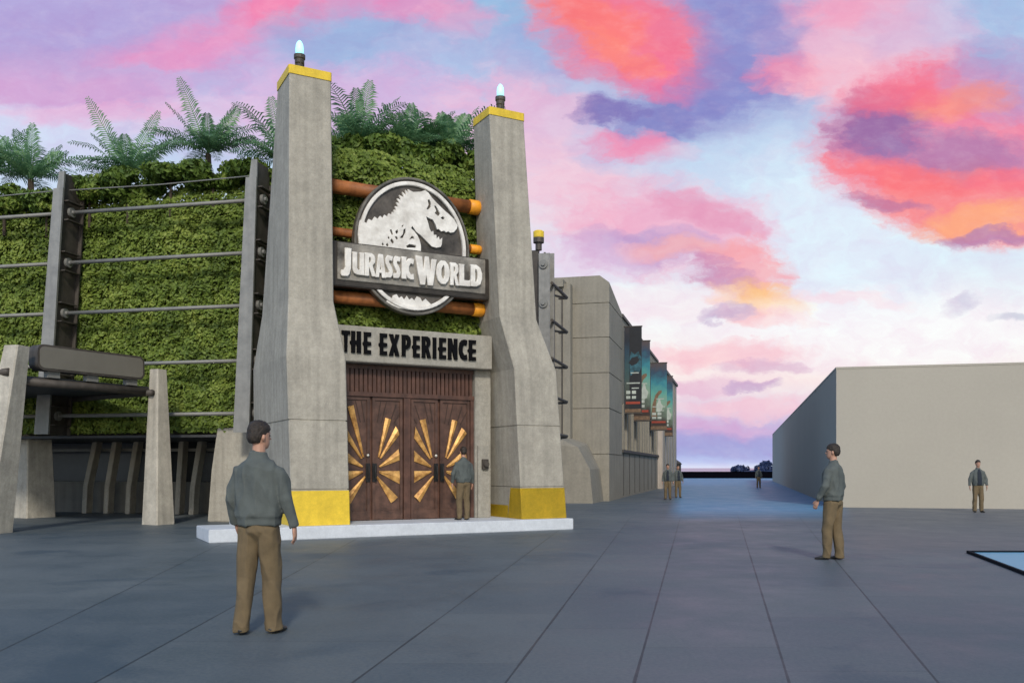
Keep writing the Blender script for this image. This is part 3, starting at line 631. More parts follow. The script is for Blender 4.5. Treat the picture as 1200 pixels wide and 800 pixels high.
# ------------------------------------------------------------------ canopy shelter
def pillar(parent, base, bh, topc, th, hgt, rot, nm='pillar'):
    bm = bmesh.new(); c, s = math.cos(rot), math.sin(rot)
    def sq(ctr, h_, z, ch=.03):
        pts = [(-h_+ch,-h_),(h_-ch,-h_),(h_,-h_+ch),(h_,h_-ch),(h_-ch,h_),(-h_+ch,h_),(-h_,h_-ch),(-h_,-h_+ch)]
        return [(ctr[0]+x*c-y*s, ctr[1]+x*s+y*c, z) for x, y in pts]
    quadloft(bm, [sq(base, bh, 0), sq([(base[i]+topc[i])/2 for i in (0, 1)], (bh+th)/2, hgt*.5), sq(topc, th, hgt)])
    return obj(nm, bm, M['concrete_pale'], parent)
can = thing('shelter', 'open shelter with tapered concrete pillars, dark flat roof and a blank rounded sign box', 'shelter', Matrix.Translation((-12, 23, 0)))
inv_c = Vector((12, -23, 0))
A1 = Vector((-11.02, 19.75, 0)); A2 = Vector((-9.12, 23.1, 0)); A3 = Vector((-14.15, 26.4, 0)); A4 = A1+A3-A2
def loc(v): return (v + inv_c)
b1 = loc(Vector((-11.68, 19.95, 0))); t1 = loc(A1+Vector((.0, .2, 0)))
pillar(can, b1, .36, t1, .19, 4.16, math.radians(-14))
pillar(can, loc(A2), .29, loc(A2), .155, 3.98, math.radians(-28))
pillar(can, loc(A3), .46, loc(A3), .36, 3.3, math.radians(-28))
pillar(can, loc(A4), .43, loc(A4), .25, 3.9, math.radians(-28))
RT = 3.42
bm = bmesh.new(); d12 = (A2-A1).normalized(); d14 = (A4-A1).normalized()
q = [A1+d12*.05+d14*.28, A2-d12*.0+d14*.2, A3, A4]
q = [loc(p) for p in q]
vs = [bm.verts.new((p.x, p.y, RT)) for p in q]; vt = [bm.verts.new((p.x, p.y, RT+.12)) for p in q]
bm.faces.new(vs); bm.faces.new(vt[::-1])
for i in range(4): bm.faces.new((vs[i], vs[(i+1) % 4], vt[(i+1) % 4], vt[i]))
obj('roof', bm, M['canopy'], can)
bm = bmesh.new(); pa, pb = loc(A1)+Vector((0, 0, RT-.02)), loc(A2)+Vector((0, 0, RT-.02))
tube(bm, [pa+d14*.22+d12*.15, pb+d14*.18-d12*.12], .1, 12); tube(bm, [loc(A3)+Vector((0, 0, RT-.05)), loc(A2)+Vector((0, 0, RT-.05))-Vector((.05, .25, 0))], .08, 12)
tube(bm, [loc(A4)+Vector((0, 0, RT+.14)), loc(A1)+Vector((-.05, -.05, RT+.14))], .09, 12); obj('beam', bm, M['steel_dark'], can, True)
sb = d12; p0 = loc(A1 + d12*.62 + d14*.05); ln = 2.85
sgn_m = Matrix(((sb.x, -sb.y, 0, p0.x), (sb.y, sb.x, 0, p0.y), (0, 0, 1, 0), (0, 0, 0, 1)))
def rrect(x0, x1, z0, z1, r, n=6):
    pts = []
    for cx_, cz_, a0 in ((x1-r, z1-r, 0), (x0+r, z1-r, 90), (x0+r, z0+r, 180), (x1-r, z0+r, 270)):
        for k in range(n+1): a = math.radians(a0+90*k/n); pts.append((cx_+r*math.cos(a), cz_+r*math.sin(a)))
    return pts
bm = bmesh.new(); prism(bm, rrect(0, ln, 3.68, 4.27, .16), 0, .34); bmesh.ops.transform(bm, matrix=sgn_m, verts=bm.verts); sbx = obj('sign_box', bm, M['steel_dark'], can)
bm = bmesh.new(); prism(bm, rrect(.05, ln-.05, 3.73, 4.22, .12), -.012, -.001); bmesh.ops.transform(bm, matrix=sgn_m, verts=bm.verts); obj('sign_face', bm, M['panel'], sbx)
bm = bmesh.new()
for x in (.3, 1.3, 2.4): box(bm, (x, .08, 3.53), (x+.3, .24, 3.68))
bmesh.ops.transform(bm, matrix=sgn_m, verts=bm.verts); obj('sign_bracket', bm, M['rail'], sbx)
# ------------------------------------------------------------------ street wing (right of the gate)
c0 = ground(714, 587); blk = thing('corner_block', 'tan concrete corner block with horizontal joints beyond the right tower', 'building', frame(c0))
bm = bmesh.new()
HB = 9.85
def br(z, i=0., lx=-3.2, y1=4.4): return [(lx, i, z), (-i, i, z), (-i, y1-i, z), (lx, y1-i, z)]
rg = [br(0)]
for z in (2.05, 4.05, 5.6, 7.15, 8.65): rg += [br(z-.02), br(z-.015, .035), br(z+.015, .035), br(z+.02)]
rg += [[(-3.2, 0, HB-.3), (0, 0, HB-.32), (0, 4.4, HB-1.0), (-3.2, 4.4, HB-.3)], [(-3.2, 0, HB), (-.42, 0, HB), (-.42, 4.4, HB-.6), (-3.2, 4.4, HB)]]
quadloft(bm, rg)
obj('wall', bm, M['concrete_tan'], blk)
bm = bmesh.new(); quadloft(bm, [[(-2.7, -2.6, 0), (-.30, -2.6, 0), (-.25, .0, 0), (-2.7, 0, 0)], [(-2.7, -2.5, 1.4), (-.45, -2.5, 1.4), (-.42, 0, 1.4), (-2.7, 0, 1.4)], [(-2.7, -2.4, 2.5), (-.95, -2.4, 2.3), (-.95, 0, 2.5), (-2.7, 0, 2.5)], [(-2.7, -2.3, 2.75), (-1.6, -2.3, 2.6), (-1.6, 0, 2.75), (-2.7, 0, 2.75)]])
kb = obj('buttress', bm, M['concrete_tan']); kb.matrix_world = frame(c0); tag(kb, 'sloping tan concrete foot in front of the corner block', 'buttress')
# recessed side wall between tower and block
inv_s = frame(c0).inverted()
a = inv_s @ at(640, 560, 37.5)
side = thing('side_wall', 'narrow tan wall between the right tower and the corner block', 'wall', frame(c0))
bm = bmesh.new(); box(bm, (-9, -.55, 0), (-1.62, 3.5, 9.45)); obj('wall', bm, M['concrete_tan'], side)
bm = bmesh.new()
for x in (-2.0, -2.35): box(bm, (x, -.6, .2), (x+.05, -.551, 9.2))
obj('pilaster', bm, M['steel_dark'], side)
bm = bmesh.new(); box(bm, (-2.75, -.75, 9.3), (-1.9, .4, 9.62)); obj('cornice', bm, M['concrete_tan'], side)
# steel frame of the wing
sf = thing('steel_frame', 'tall steel fin with short rails and a small yellow-topped lamp beside the right tower', 'frame', frame(Vector((46/F*32.3, 32.3, 0))))
bm = bmesh.new(); box(bm, (-.42, -.2, 0), (-.02, -.14, 9.15)); box(bm, (-.44, .5, 0), (.0, .56, 9.3)); obj('fin_flange', bm, M['steel'], sf)
bm = bmesh.new(); box(bm, (-.25, -.139, 0), (-.19, .499, 9.2)); box(bm, (-1.4, .1, 0), (-.5, .3, 9.35)); obj('fin_web', bm, M['steel_dark'], sf)
for z_ in (8.15, 6.8, 5.42, 4.05, 2.7):
    bm = bmesh.new(); tube(bm, [(-.02, .2, z_), (-.02, 3.1, z_)], .06, 8); tube(bm, [(-.35, 3.1, z_-.02), (-.02, 3.1, z_-.02)], .05, 8); tube(bm, [(-.45, .5, z_-.25), (-.02, 3.0, z_-.05)], .045, 8); obj('rail', bm, M['steel_dark'], sf)
for z_ in (8.75, 7.35):
    bm = bmesh.new(); tube(bm, [(-.24, -.26, z_), (-.24, -.2, z_)], .16, 14); bp_ = obj('bolt_plate', bm, M['rail'], sf); bm = bmesh.new(); tube(bm, [(-.24, -.32, z_), (-.24, -.261, z_)], .07, 10); obj('bolt', bm, M['rail'], bp_)
bm = bmesh.new(); tube(bm, [(-.5, .15, z) for z in (9.35, 9.6, 9.62, 9.8)], [.12, .12, .2, .2], 12); l_ = obj('lamp', bm, M['steel_dark'], sf)
bm = bmesh.new(); tube(bm, [(-.5, .15, z) for z in (9.8, 9.84, 10.02, 10.06)], [.19, .2, .2, .14], 14); obj('lamp_cap', bm, M['yellow'], l_)
# long street facade
fc = thing('street_facade', 'long tan street front with a slatted window band, receding behind the banners', 'building', frame(c0))
bm = bmesh.new(); box(bm, (-4, 4.45, 0), (-.04, 24, 2.3)); box(bm, (-4, 4.45, 4.6), (-.04, 24, 8.75)); box(bm, (-4, 4.45, 2.3), (-.45, 24, 4.6)); obj('wall', bm, M['concrete_tan'], fc)
bm = bmesh.new(); box(bm, (-.3, 4.45, 2.2), (.06, 24, 2.34)); obj('sill', bm, M['steel_dark'], fc)
bm = bmesh.new(); box(bm, (-.44, 4.46, 2.34), (-.38, 23.9, 4.6)); obj('glazing', bm, M['glass_dark'], fc)
for k in range(14):
    bm = bmesh.new(); y = 5+k*1.4; box(bm, (-.37, y, 2.342), (-.0, y+.28, 4.598)); obj('mullion', bm, M['concrete_tan'], fc)
bm = bmesh.new(); box(bm, (-4.1, 4.45, 8.75), (.04, 24, 8.9)); obj('coping', bm, M['steel_dark'], fc)
for k in range(8):
    bm = bmesh.new(); box(bm, (-.039, 5.2+k*2.4, .1), (-.02, 5.26+k*2.4, 2.15)); obj('joint', bm, M['groove'], fc)
M['bay_paint'] = mat('pale_bay_render', (.42, .37, .32), .85, var=.15, scale=.8, bump=.1, streak=.3)
fb = thing('end_bay', 'paler taller end of the street front behind the farthest banner', 'building', frame(c0))
bm = bmesh.new(); box(bm, (-4, 24.05, 0), (.3, 38, 8.3)); obj('wall', bm, M['bay_paint'], fb)
bm = bmesh.new()
for k in range(5): box(bm, (.301, 25+k*2.6, .3), (.34, 25.5+k*2.6, 8.0))
obj('pilaster', bm, M['concrete_tan'], fb)
bm = bmesh.new(); box(bm, (-4.1, 24.05, 8.3), (.42, 38.1, 8.5)); obj('coping', bm, M['steel_dark'], fb)
kk = ground(792, 564.5)
kio = thing('kiosk', 'small dark domed hut at the far end of the street front', 'kiosk', Matrix.Translation((15.6, 88, 0)))
bm = bmesh.new(); tube(bm, [(0, 0, 0), (0, 0, 1.8)], 1.0, 20); obj('wall', bm, M['steel_dark'], kio)
bm = bmesh.new(); tube(bm, [(0, 0, z) for z in (1.8, 2.0, 2.3, 2.45)], [1.1, .95, .5, .05], 20); obj('roof', bm, M['steel_dark'], kio, True)
# ------------------------------------------------------------------ banners
def banner_mat(dark):
    m, nt, b = newmat('banner_print'); N = nt.nodes; L = nt.links
    tc = N.new('ShaderNodeTexCoord'); sep = N.new('ShaderNodeSeparateXYZ'); L.new(tc.outputs['Object'], sep.inputs[0])
    mr = N.new('ShaderNodeMapRange'); mr.inputs[1].default_value = -4.2; mr.inputs[2].default_value = 0; L.new(sep.outputs['Z'], mr.inputs[0])
    cr = N.new('ShaderNodeValToRGB'); e = cr.color_ramp.elements
    cols = ([(0, (40, 42, 40)), (.1, (35, 30, 30)), (.3, (60, 70, 64)), (.5, (40, 70, 74)), (.7, (22, 52, 70)), (.85, (15, 24, 38)), (1, (40, 40, 45))] if dark else
            [(0, (45, 38, 32)), (.1, (50, 34, 30)), (.2, (75, 85, 75)), (.38, (120, 145, 125)), (.55, (80, 145, 135)), (.7, (40, 115, 130)), (.85, (35, 62, 85)), (1, (70, 60, 62))])
    while len(e) < len(cols): e.new(.5)
    for k, (p, c) in enumerate(cols): e[k].position = p; e[k].color = (*lin(c), 1)
    n = N.new('ShaderNodeTexNoise'); n.inputs['Scale'].default_value = 2.2; n.inputs['Detail'].default_value = 4; L.new(tc.outputs['Object'], n.inputs['Vector'])
    ad = N.new('ShaderNodeMath'); ad.operation = 'MULTIPLY_ADD'; ad.inputs[1].default_value = .28; L.new(n.outputs['Fac'], ad.inputs[0])
    sb_ = N.new('ShaderNodeMath'); sb_.operation = 'SUBTRACT'; sb_.inputs[1].default_value = .14; L.new(mr.outputs[0], sb_.inputs[0]); L.new(sb_.outputs[0], ad.inputs[2])
    L.new(ad.outputs[0], cr.inputs['Fac']); L.new(cr.outputs['Color'], b.inputs['Base Color']); b.inputs['Roughness'].default_value = .7
    return m
BM_D, BM_L = banner_mat(True), banner_mat(False)
M['b_white'] = mat('print_white', (.38, .42, .38), .7, bump=0); M['b_teal'] = mat('print_teal', (.025, .09, .12), .7, bump=0, var=.5, scale=4); M['b_red'] = mat('print_red', (.28, .045, .025), .7, bump=0); M['b_black'] = mat('print_black', (.012, .014, .018), .7, bump=0); M['b_brown'] = mat('print_brown', (.16, .10, .06), .7, bump=0, var=.3, scale=8)
BAN = [(44.2, .84, 8.37, True, 'nearest banner, mostly black with a teal cloud and pale lines of print'),
       (48.0, .86, 8.2, False, 'second banner, teal and pale with red print at its foot'),
       (57.0, 1.02, 8.08, False, 'third banner, teal with a pale curved figure and a red line'),
       (64.0, .86, 7.95, False, 'farthest banner, narrow teal print beside the third banner')]
for Y, wd, zt_, dk, lab in BAN:
    X = 4.23+.255*(Y-39)
    r = thing('banner', lab, 'banner', frame(Vector((X, Y, zt_))), 'banners on the street front')
    bm = bmesh.new(); box(bm, (.0, 0, -4.2), (wd, .02, 0)); obj('cloth', bm, BM_D if dk else BM_L, r)
    bm = bmesh.new(); tube(bm, [(-.1, .01, .03), (wd+.03, .01, .03)], .035, 8); tube(bm, [(-.1, .01, -4.24), (wd+.03, .01, -4.24)], .035, 8); obj('bracket', bm, M['steel_dark'], r)
    bm = bmesh.new()
    if dk:
        box(bm, (.24, -.008, -4.19), (wd-.01, -.003, -.02)); obj('print_field', bm, M['b_black'], r); bm = bmesh.new(); prism(bm, [(.25, -1.5), (.32, -1.2), (.5, -1.35), (.68, -1.2), (wd-.02, -1.5), (wd-.02, -2.0), (.7, -2.3), (.5, -2.15), (.3, -2.4), (.25, -2.1)], -.012, -.0085); obj('print_cloud', bm, M['b_teal'], r)
        bm = bmesh.new(); prism(bm, [(.2, -1.75), (.35, -1.5), (.6, -1.45), (.72, -1.6), (.6, -1.8), (.35, -1.9)], -.016, -.0125); obj('print_shape', bm, M['b_black'], r)
    else:
        prism(bm, [(.05, -3.4), (.12, -2.6), (.3, -2.0), (.5, -1.75), (.68, -1.7), (.7, -1.85), (.5, -2.05), (.36, -2.4), (.3, -3.0), (.42, -3.4)], -.008, -.003); obj('print_figure', bm, M['b_brown'], r)
        bm = bmesh.new(); prism(bm, [(.36, -3.05), (.38, -2.6), (.46, -2.45), (.5, -2.2), (.6, -2.3), (.66, -2.55), (.78, -2.7), (.7, -3.0), (.55, -3.1)], -.008, -.003); obj('print_field', bm, M['b_white'], r)
    bm = bmesh.new()
    for z_, h_, a_, b_ in ((-2.25, .05, .3, .7), (-2.75, .06, .1, .75), (-3.0, .05, .35, .7), (-3.2, .16, .08, .28), (-3.2, .16, .36, .56), (-3.45, .14, .08, .28), (-3.45, .14, .36, .56)):
        box(bm, (a_*wd/.84, -.014, z_-h_/2), (b_*wd/.84, -.0085, z_+h_/2))
    obj('print_line', bm, M['b_white'], r)
    bm = bmesh.new(); box(bm, (.06, -.014, -3.78), (wd-.08, -.0085, -3.66)); obj('print_band', bm, M['b_red'], r)
    bm = bmesh.new(); box(bm, (.01, -.0075, -4.18), (wd-.01, -.0025, -3.98)) if not dk else box(bm, (.02, -.0135, -4.18), (wd-.03, -.0085, -4.02)); obj('print_foot', bm, M['b_brown'], r)
# ------------------------------------------------------------------ pool (right foreground)
pA = ground(1135, 648); pd = (ground(1200, 673)-pA).normalized()
pool = thing('pool', 'shallow blue pool with a thin black rim at the right edge of the plaza', 'pool', Matrix.Translation(pA))
c_ = [Vector((0, 0, 0)), Vector((12, 0, 0)), Vector((12, -7, 0)), pd*7.3]
bm = bmesh.new(); vs = [bm.verts.new((p.x, p.y, .02)) for p in c_]; bm.faces.new(vs); obj('water', bm, M['pool_water'], pool)
bm = bmesh.new()
for p, q in zip(c_, c_[1:]+c_[:1]):
    d = (q-p).normalized(); n = Vector((-d.y, d.x, 0)); hw = .024; pts = [p-d*hw+n*hw, q+d*hw+n*hw, q+d*hw-n*hw, p-d*hw-n*hw]
    quadloft(bm, [[(v.x, v.y, .001) for v in pts], [(v.x, v.y, .045) for v in pts]])
obj('rim', bm, M['pool_rim'], pool)
# ------------------------------------------------------------------ ferns on the roof
def frond(V, Fc, TI, base, tip, width, droop, nl=26, side=None):
    base = Vector(base); tip = Vector(tip); Lf = (tip-base).length; d0 = (tip-base).normalized()
    def P(t): return base.lerp(tip, t) + Vector((0, 0, droop*Lf*(4*t*(1-t))*.5)) - Vector((0, 0, 0))
    sd = side or Vector((d0.y, -d0.x, 0));
    sd = Vector((1, .2, 0)) if sd.length < .3 else sd
    sd = (sd - d0*sd.dot(d0)).normalized()
    up = sd.cross(d0).normalized()
    # rachis
    pts = [P(k/8) for k in range(9)]
    for a, b, k in zip(pts, pts[1:], range(8)):
        r = .022*(1-k/9); i = len(V); V += [tuple(a-sd*r), tuple(a+sd*r), tuple(b+sd*r*.85), tuple(b-sd*r*.85)]; Fc.append((i, i+1, i+2, i+3)); TI += [.95]*4
    for k in range(nl):
        t = .10+.89*k/nl; p = P(t); tg = (P(min(1, t+.02))-P(t-.02)).normalized()
        ln = width*(math.sin(math.pi*min(1, (t*.86+.12)))**.7)*(.85+.3*random.random())
        for s in (-1, 1):
            dr = (sd*s*1.0 + tg*.55 + up*random.uniform(-.15, .25)).normalized(); wv = tg*(.017+.012*(1-t)); q = p+dr*ln*.55+Vector((0, 0, .02)); e_ = p+dr*ln+Vector((0, 0, -.18*ln))
            i = len(V); V += [tuple(p-wv*.5), tuple(q-wv), tuple(e_), tuple(q+wv), tuple(p+wv*.5)]; Fc.append((i, i+1, i+2, i+3, i+4)); tv = random.random()*.7+(.0 if t < .8 else -.1); TI += [max(0, tv)]*5
def fern(label, bx_, by_, Y, tips, extra, th=1.2, seed=0):
    random.seed(seed); b = at(bx_, by_, Y)
    root = thing('tree_fern', label, 'tree fern', Matrix.Translation((b.x, b.y, b.z-th)), 'tree ferns along the top of the green walls')
    bm = bmesh.new(); tube(bm, [(0, 0, -.6), (.02, 0, th*.4), (0, 0, th-.02)], [.13, .10, .08], 10); obj('trunk', bm, M['trunk'], root)
    V, Fc, TI = [], [], []; o0 = Vector((0, 0, th))
    for (tx, ty, dY) in tips:
        t = at(tx, ty, Y+dY) - b; frond(V, Fc, TI, o0, o0+t, .33+.05*random.random(), .05, 32, side=Vector((1, -.1, 0)) if abs(t.x) < t.z*1.2 else None)
    extra = int(extra*1.7)
    for k in range(extra):
        a = 2*math.pi*(k*.618+random.random()*.1); l_ = (1.25 if bx_ < 360 else 1.0)+.8*random.random(); e_ = random.uniform(-.25, .5)
        frond(V, Fc, TI, o0, o0+Vector((math.cos(a)*l_, math.sin(a)*l_, e_*l_)), .32+.10*random.random(), .28, 22)
    for k in range(6):
        a = 2*math.pi*(k*.618+.1)+random.random()*.4; l_ = .8+.6*random.random(); e_ = random.uniform(.7, 1.45)
        frond(V, Fc, TI, o0, o0+Vector((math.cos(a)*l_, math.sin(a)*l_*.5, e_)), .27+.08*random.random(), .10, 24)
    me = bpy.data.meshes.new('crown'); me.from_pydata(V, [], Fc); at2 = me.attributes.new('tint', 'FLOAT', 'POINT'); at2.data.foreach_set('value', TI)
    link('crown', me, M['frond'], root)
fern('tree fern at the left edge of the roof, crown cut by the picture edge', -12, 205, 26.6, [(-30, 150, 0), (8, 160, .2)], 10, seed=1)
fern('upright feathery tree fern at the left above the first bay of the trellis', 36, 210, 26.4, [(38, 144, 0), (3, 168, .2), (74, 178, 0)], 11, seed=2)
fern('tree fern with a long frond leaning left, above the left steel fin', 150, 205, 25.9, [(101, 113, 0), (187, 130, 0), (75, 190, -.2), (212, 160, .3)], 12, seed=3)
fern('tallest tree fern, midway between the left steel fin and the left tower', 244, 180, 25.6, [(209, 90, 0), (281, 127, 0), (178, 152, .2), (300, 160, 0)], 12, seed=4)
fern('tree fern half hidden behind the left tower', 334, 190, 24.0, [(317, 113, 0), (296, 165, 0), (350, 120, 0)], 10, seed=5)
fern('tree fern with a tall narrow frond just right of the left tower', 420, 170, 22.8, [(434, 94, 0), (462, 138, 0), (398, 135, 0)], 11, seed=6)
fern('bluish tree fern midway between the two towers', 482, 178, 23.3, [(482, 121, 0), (460, 150, 0), (508, 150, 0)], 11, seed=7)
fern('tree fern nearest the right tower', 528, 178, 23.6, [(516, 132, 0), (547, 134, 0), (500, 165, 0)], 11, seed=8)
# shrubs along the top edge
def shrub(label, px, py, Y, rx, rz, n, seed):
    r2 = np.random.default_rng(seed); c = at(px, py, Y)
    root = thing('shrub', label, 'shrub', Matrix.Translation((c.x, c.y, c.z-rz)), 'shrubs along the top of the green walls')
    cl = r2.normal(size=(9, 3)); cl /= np.linalg.norm(cl, axis=1)[:, None]; cl *= np.array([rx*.6, .35, rz*.55])
    k = r2.integers(0, 9, n); d = r2.normal(size=(n, 3)); d /= np.linalg.norm(d, axis=1)[:, None]
    pos = cl[k] + d*np.array([rx*.42, .3, rz*.42])*r2.random((n, 1))**.35 + np.array([0, 0, rz])
    me = leaves_mesh('crown', pos, d+r2.normal(size=(n, 3))*.6, .055+.05*r2.random(n), np.clip(r2.random(n)*.7+.2*d[:, 2], 0, 1), 2.1)
    link('crown', me, M['bush'], root)
    bm = bmesh.new(); tube(bm, [(0, 0, -.5), (0, 0, rz)], [.05, .03], 8); obj('stem', bm, M['trunk'], root)
LS = ['at the left edge of the roof', 'left of the left steel fin', 'right behind the left steel fin', 'under the long left-leaning frond', 'left below the tallest fern', 'right below the tallest fern', 'beside the second steel fin', 'right beside the left tower', 'above the left rim of the emblem', 'above the top of the emblem', 'left of the right tower', 'against the right tower']
for k, (px, py, Y, rx, rz, n) in enumerate(((5, 222, 25.6, .9, .45, 1500), (55, 226, 25.4, .8, .4, 1300), (105, 212, 25.1, .8, .45, 1500), (150, 205, 24.9, .9, .5, 1700), (200, 196, 24.6, .8, .5, 1500), (250, 190, 24.4, .9, .5, 1700), (300, 192, 24.2, .8, .55, 1500),
        (408, 178, 22.4, .7, .6, 1700), (440, 172, 22.6, .7, .55, 1600), (480, 180, 22.8, .7, .5, 1500), (515, 182, 23, .7, .5, 1500), (545, 180, 23.2, .7, .55, 1500))):
    shrub('leafy shrub on the roof ' + LS[k], px, py + (13 if px < 350 else 6), Y - .15, rx*1.15, rz*1.1, int(n*1.7), 40+k)
# ================================================================== PEOPLE
def wrinkle(me, amp, sc, seed, zmul=.45):
    n_ = len(me.vertices); co_ = np.empty(n_*3, 'f'); no_ = np.empty(n_*3, 'f')
    me.vertices.foreach_get('co', co_); me.vertex_normals.foreach_get('vector', no_); co_ = co_.reshape(-1, 3); no_ = no_.reshape(-1, 3)
    d = np.empty(n_, 'f')
    for i, p in enumerate(co_.tolist()):
        x, y, z = p; n = noise.noise((x*sc+seed, y*sc, z*sc*zmul)); n2 = noise.noise((x*sc*2.3, y*sc*2.3+seed, z*sc*1.1))
        rd = max(0, 1-abs(noise.noise((x*sc*1.1+seed*3, y*sc*.8, z*sc*.55+x*3)))*2.2)**2
        d[i] = amp*(n + .5*n2 + .9*rd - .4)
    me.vertices.foreach_set('co', (co_ + no_*d[:, None]).ravel()); me.update()
def person(name_label, loc_, rz, voxel, arms, stance, head_turn=0, open_jacket=False, scale=1.0, group=None, shirt=False):
    """faces +Y locally; arms = [(elbow, wrist, hand_dir)] for left(-x) and right(+x); stance = [(ankle)]"""
    fine = voxel < .01
    # ---- body
    bm = bmesh.new(); ht = Matrix.Rotation(head_turn, 4, 'Z')
    def hd(p): q = ht @ Vector((p[0], p[1], 0)); return Vector((q.x, q.y, p[2]))
    hb = bmesh.new()
    rows = [(1.615, .030, .035, .035), (1.628, .045, .055, .030), (1.65, .058, .075, .018), (1.68, .067, .088, .008), (1.715, .073, .094, .0), (1.75, .076, .098, -.004), (1.785, .075, .097, -.006), (1.815, .066, .085, -.008), (1.838, .045, .058, -.008), (1.85, .018, .022, -.008)]
    quadloft(hb, [[(rx*math.cos(a), cy+ry*math.sin(a), z) for a in [2*math.pi*k/16 for k in range(16)]] for z, rx, ry, cy in rows])
    tube(hb, [(0, .088, 1.745), (0, .102, 1.72), (0, .112, 1.70), (0, .096, 1.694)], [.009, .012, .016, .010], 8)      # nose
    tube(hb, [(-.022, .086, 1.666), (0, .096, 1.664), (.022, .086, 1.666)], [.007, .010, .007], 8)                      # lips
    tube(hb, [(-.045, .078, 1.757), (0, .093, 1.752), (.045, .078, 1.757)], [.008, .009, .008], 8)                      # brow
    for s in (-1, 1): tube(hb, [(s*.074, -.012, 1.685), (s*.083, -.018, 1.71), (s*.082, -.014, 1.738)], [.008, .014, .010], 8, flat=1.3)
    for v in hb.verts: v.co = hd(v.co)
    tmp = bpy.data.meshes.new('t'); hb.to_mesh(tmp); hb.free(); bm.from_mesh(tmp)
    tube(bm, [(0, -.02, 1.45), (0, -.012, 1.55), hd((0, -.004, 1.66))], [.068, .058, .056], 12)                         # neck
    quadloft(bm, [[(rx*math.cos(a), cy+ry*math.sin(a), z) for a in [2*math.pi*k/16 for k in range(16)]] for z, rx, ry, cy in
        [(.90, .11, .08, -.01), (.96, .14, .09, -.01), (1.05, .14, .09, 0), (1.2, .15, .10, 0), (1.34, .160, .10, 0), (1.41, .145, .085, -.01), (1.47, .09, .06, -.015), (1.53, .05, .045, -.015)]])
    hipx = .085
    for s, ank in zip((-1, 1), stance):
        ank = Vector(ank); hip = Vector((s*hipx, -.005, .90)); kn = hip.lerp(ank, .5)+Vector((s*.005, .025, 0))
        tube(bm, [hip, hip.lerp(kn, .5), kn, kn.lerp(ank, .35)+Vector((0, -.01, 0)), ank], [.07, .062, .050, .050, .034], 12, ref=(0, 1, 0))
        tube(bm, [ank+Vector((0, -.03, -.05)), ank+Vector((s*.01, .05, -.055)), ank+Vector((s*.025, .13, -.062))], [.022, .022, .014], 10)
    for s, (elb, wr, hdv) in zip((-1, 1), arms):
        elb, wr, hdv = Vector(elb), Vector(wr), Vector(hdv).normalized(); sh = Vector((s*.165, -.012, 1.395))
        tube(bm, [Vector((s*.1, -.015, 1.40)), sh, sh.lerp(elb, .5), elb, elb.lerp(wr, .35), wr], [.050, .048, .042, .036, .036, .024], 12, ref=(0, 1, 0))
        # palm and fingers
        fw = Vector((0, 1, 0)); fw = (fw-hdv*fw.dot(hdv)).normalized(); inn = hdv.cross(fw)*(1 if (hdv.cross(fw)).x*s < 0 else -1)
        tube(bm, [wr-hdv*.01, wr+hdv*.035, wr+hdv*.085], [(.017, .024), (.018, .038), (.015, .038)], 12, ref=tuple(fw))
        if fine:
            for k, (off, ln) in enumerate(((.030, .072), (.010, .080), (-.010, .075), (-.029, .060))):
                b0 = wr+hdv*.078+fw*off; m_ = b0+hdv*ln*.5+inn*.006; e_ = m_+hdv*ln*.42+inn*.02
                tube(bm, [b0, m_, e_], [.0095, .009, .0075], 8)
            tube(bm, [wr+hdv*.02+fw*.028, wr+hdv*.05+fw*.052+inn*.01, wr+hdv*.088+fw*.058+inn*.018], [.013, .011, .009], 8)
        else: tube(bm, [wr+hdv*.08, wr+hdv*.12+inn*.01, wr+hdv*.16+inn*.02], [(.012, .036), (.012, .034), (.01, .026)], 8, ref=tuple(fw))
    me = remeshed(bm, voxel*.85, 1); bpy.data.meshes.remove(tmp)
    mw = Matrix.Translation(loc_) @ Matrix.Rotation(rz, 4, 'Z') @ Matrix.Scale(scale, 4)
    body = link('person', me, M['skin'], None, mw); tag(body, name_label, 'person', group)
    def child(nm, bm_, m, vx, amp=0, sc=9, seed=0, it=3):
        me_ = remeshed(bm_, vx, it)
        if amp: wrinkle(me_, amp, sc, seed)
        o_ = bpy.data.objects.new(nm, me_); me_.materials.append(M[m]); C.objects.link(o_); o_.parent = body; return o_
    # ---- hair
    bm = bmesh.new()
    rows = [(1.665, .052, .040, -.052), (1.69, .069, .058, -.050), (1.72, .080, .078, -.040), (1.75, .084, .092, -.022), (1.785, .086, .107, -.006), (1.82, .078, .098, -.006), (1.852, .055, .070, -.008), (1.868, .022, .03, -.008)]
    quadloft(bm, [[(rx*math.cos(a), cy+ry*math.sin(a), z) for a in [2*math.pi*k/20 for k in range(20)]] for z, rx, ry, cy in rows])
    for v in bm.verts: v.co = hd(v.co)
    h_ = child('hair', bm, 'hair', voxel, .004, 40, 3, 1)
    if fine or open_jacket:
        for s in (-1, 1):
            bm = bmesh.new(); bmesh.ops.create_uvsphere(bm, u_segments=10, v_segments=8, radius=.0105)
            bmesh.ops.translate(bm, vec=(s*.030, .083, 1.733), verts=bm.verts)
            for v in bm.verts: v.co = hd(v.co)
            obj('eye', bm, M['eye'], body, True)
    # ---- jacket
    bm = bmesh.new()
    rows = [(.945, .185, .130, -.005), (.955, .196, .140, -.005), (1.01, .199, .144, -.005), (1.03, .214, .154, -.005), (1.12, .212, .154, -.003), (1.27, .214, .150, 0), (1.39, .210, .142, -.005), (1.455, .190, .124, -.010), (1.495, .150, .108, -.014), (1.53, .094, .086, -.016), (1.56, .076, .078, -.012), (1.585, .074, .076, -.01), (1.592, .066, .066, -.01)]
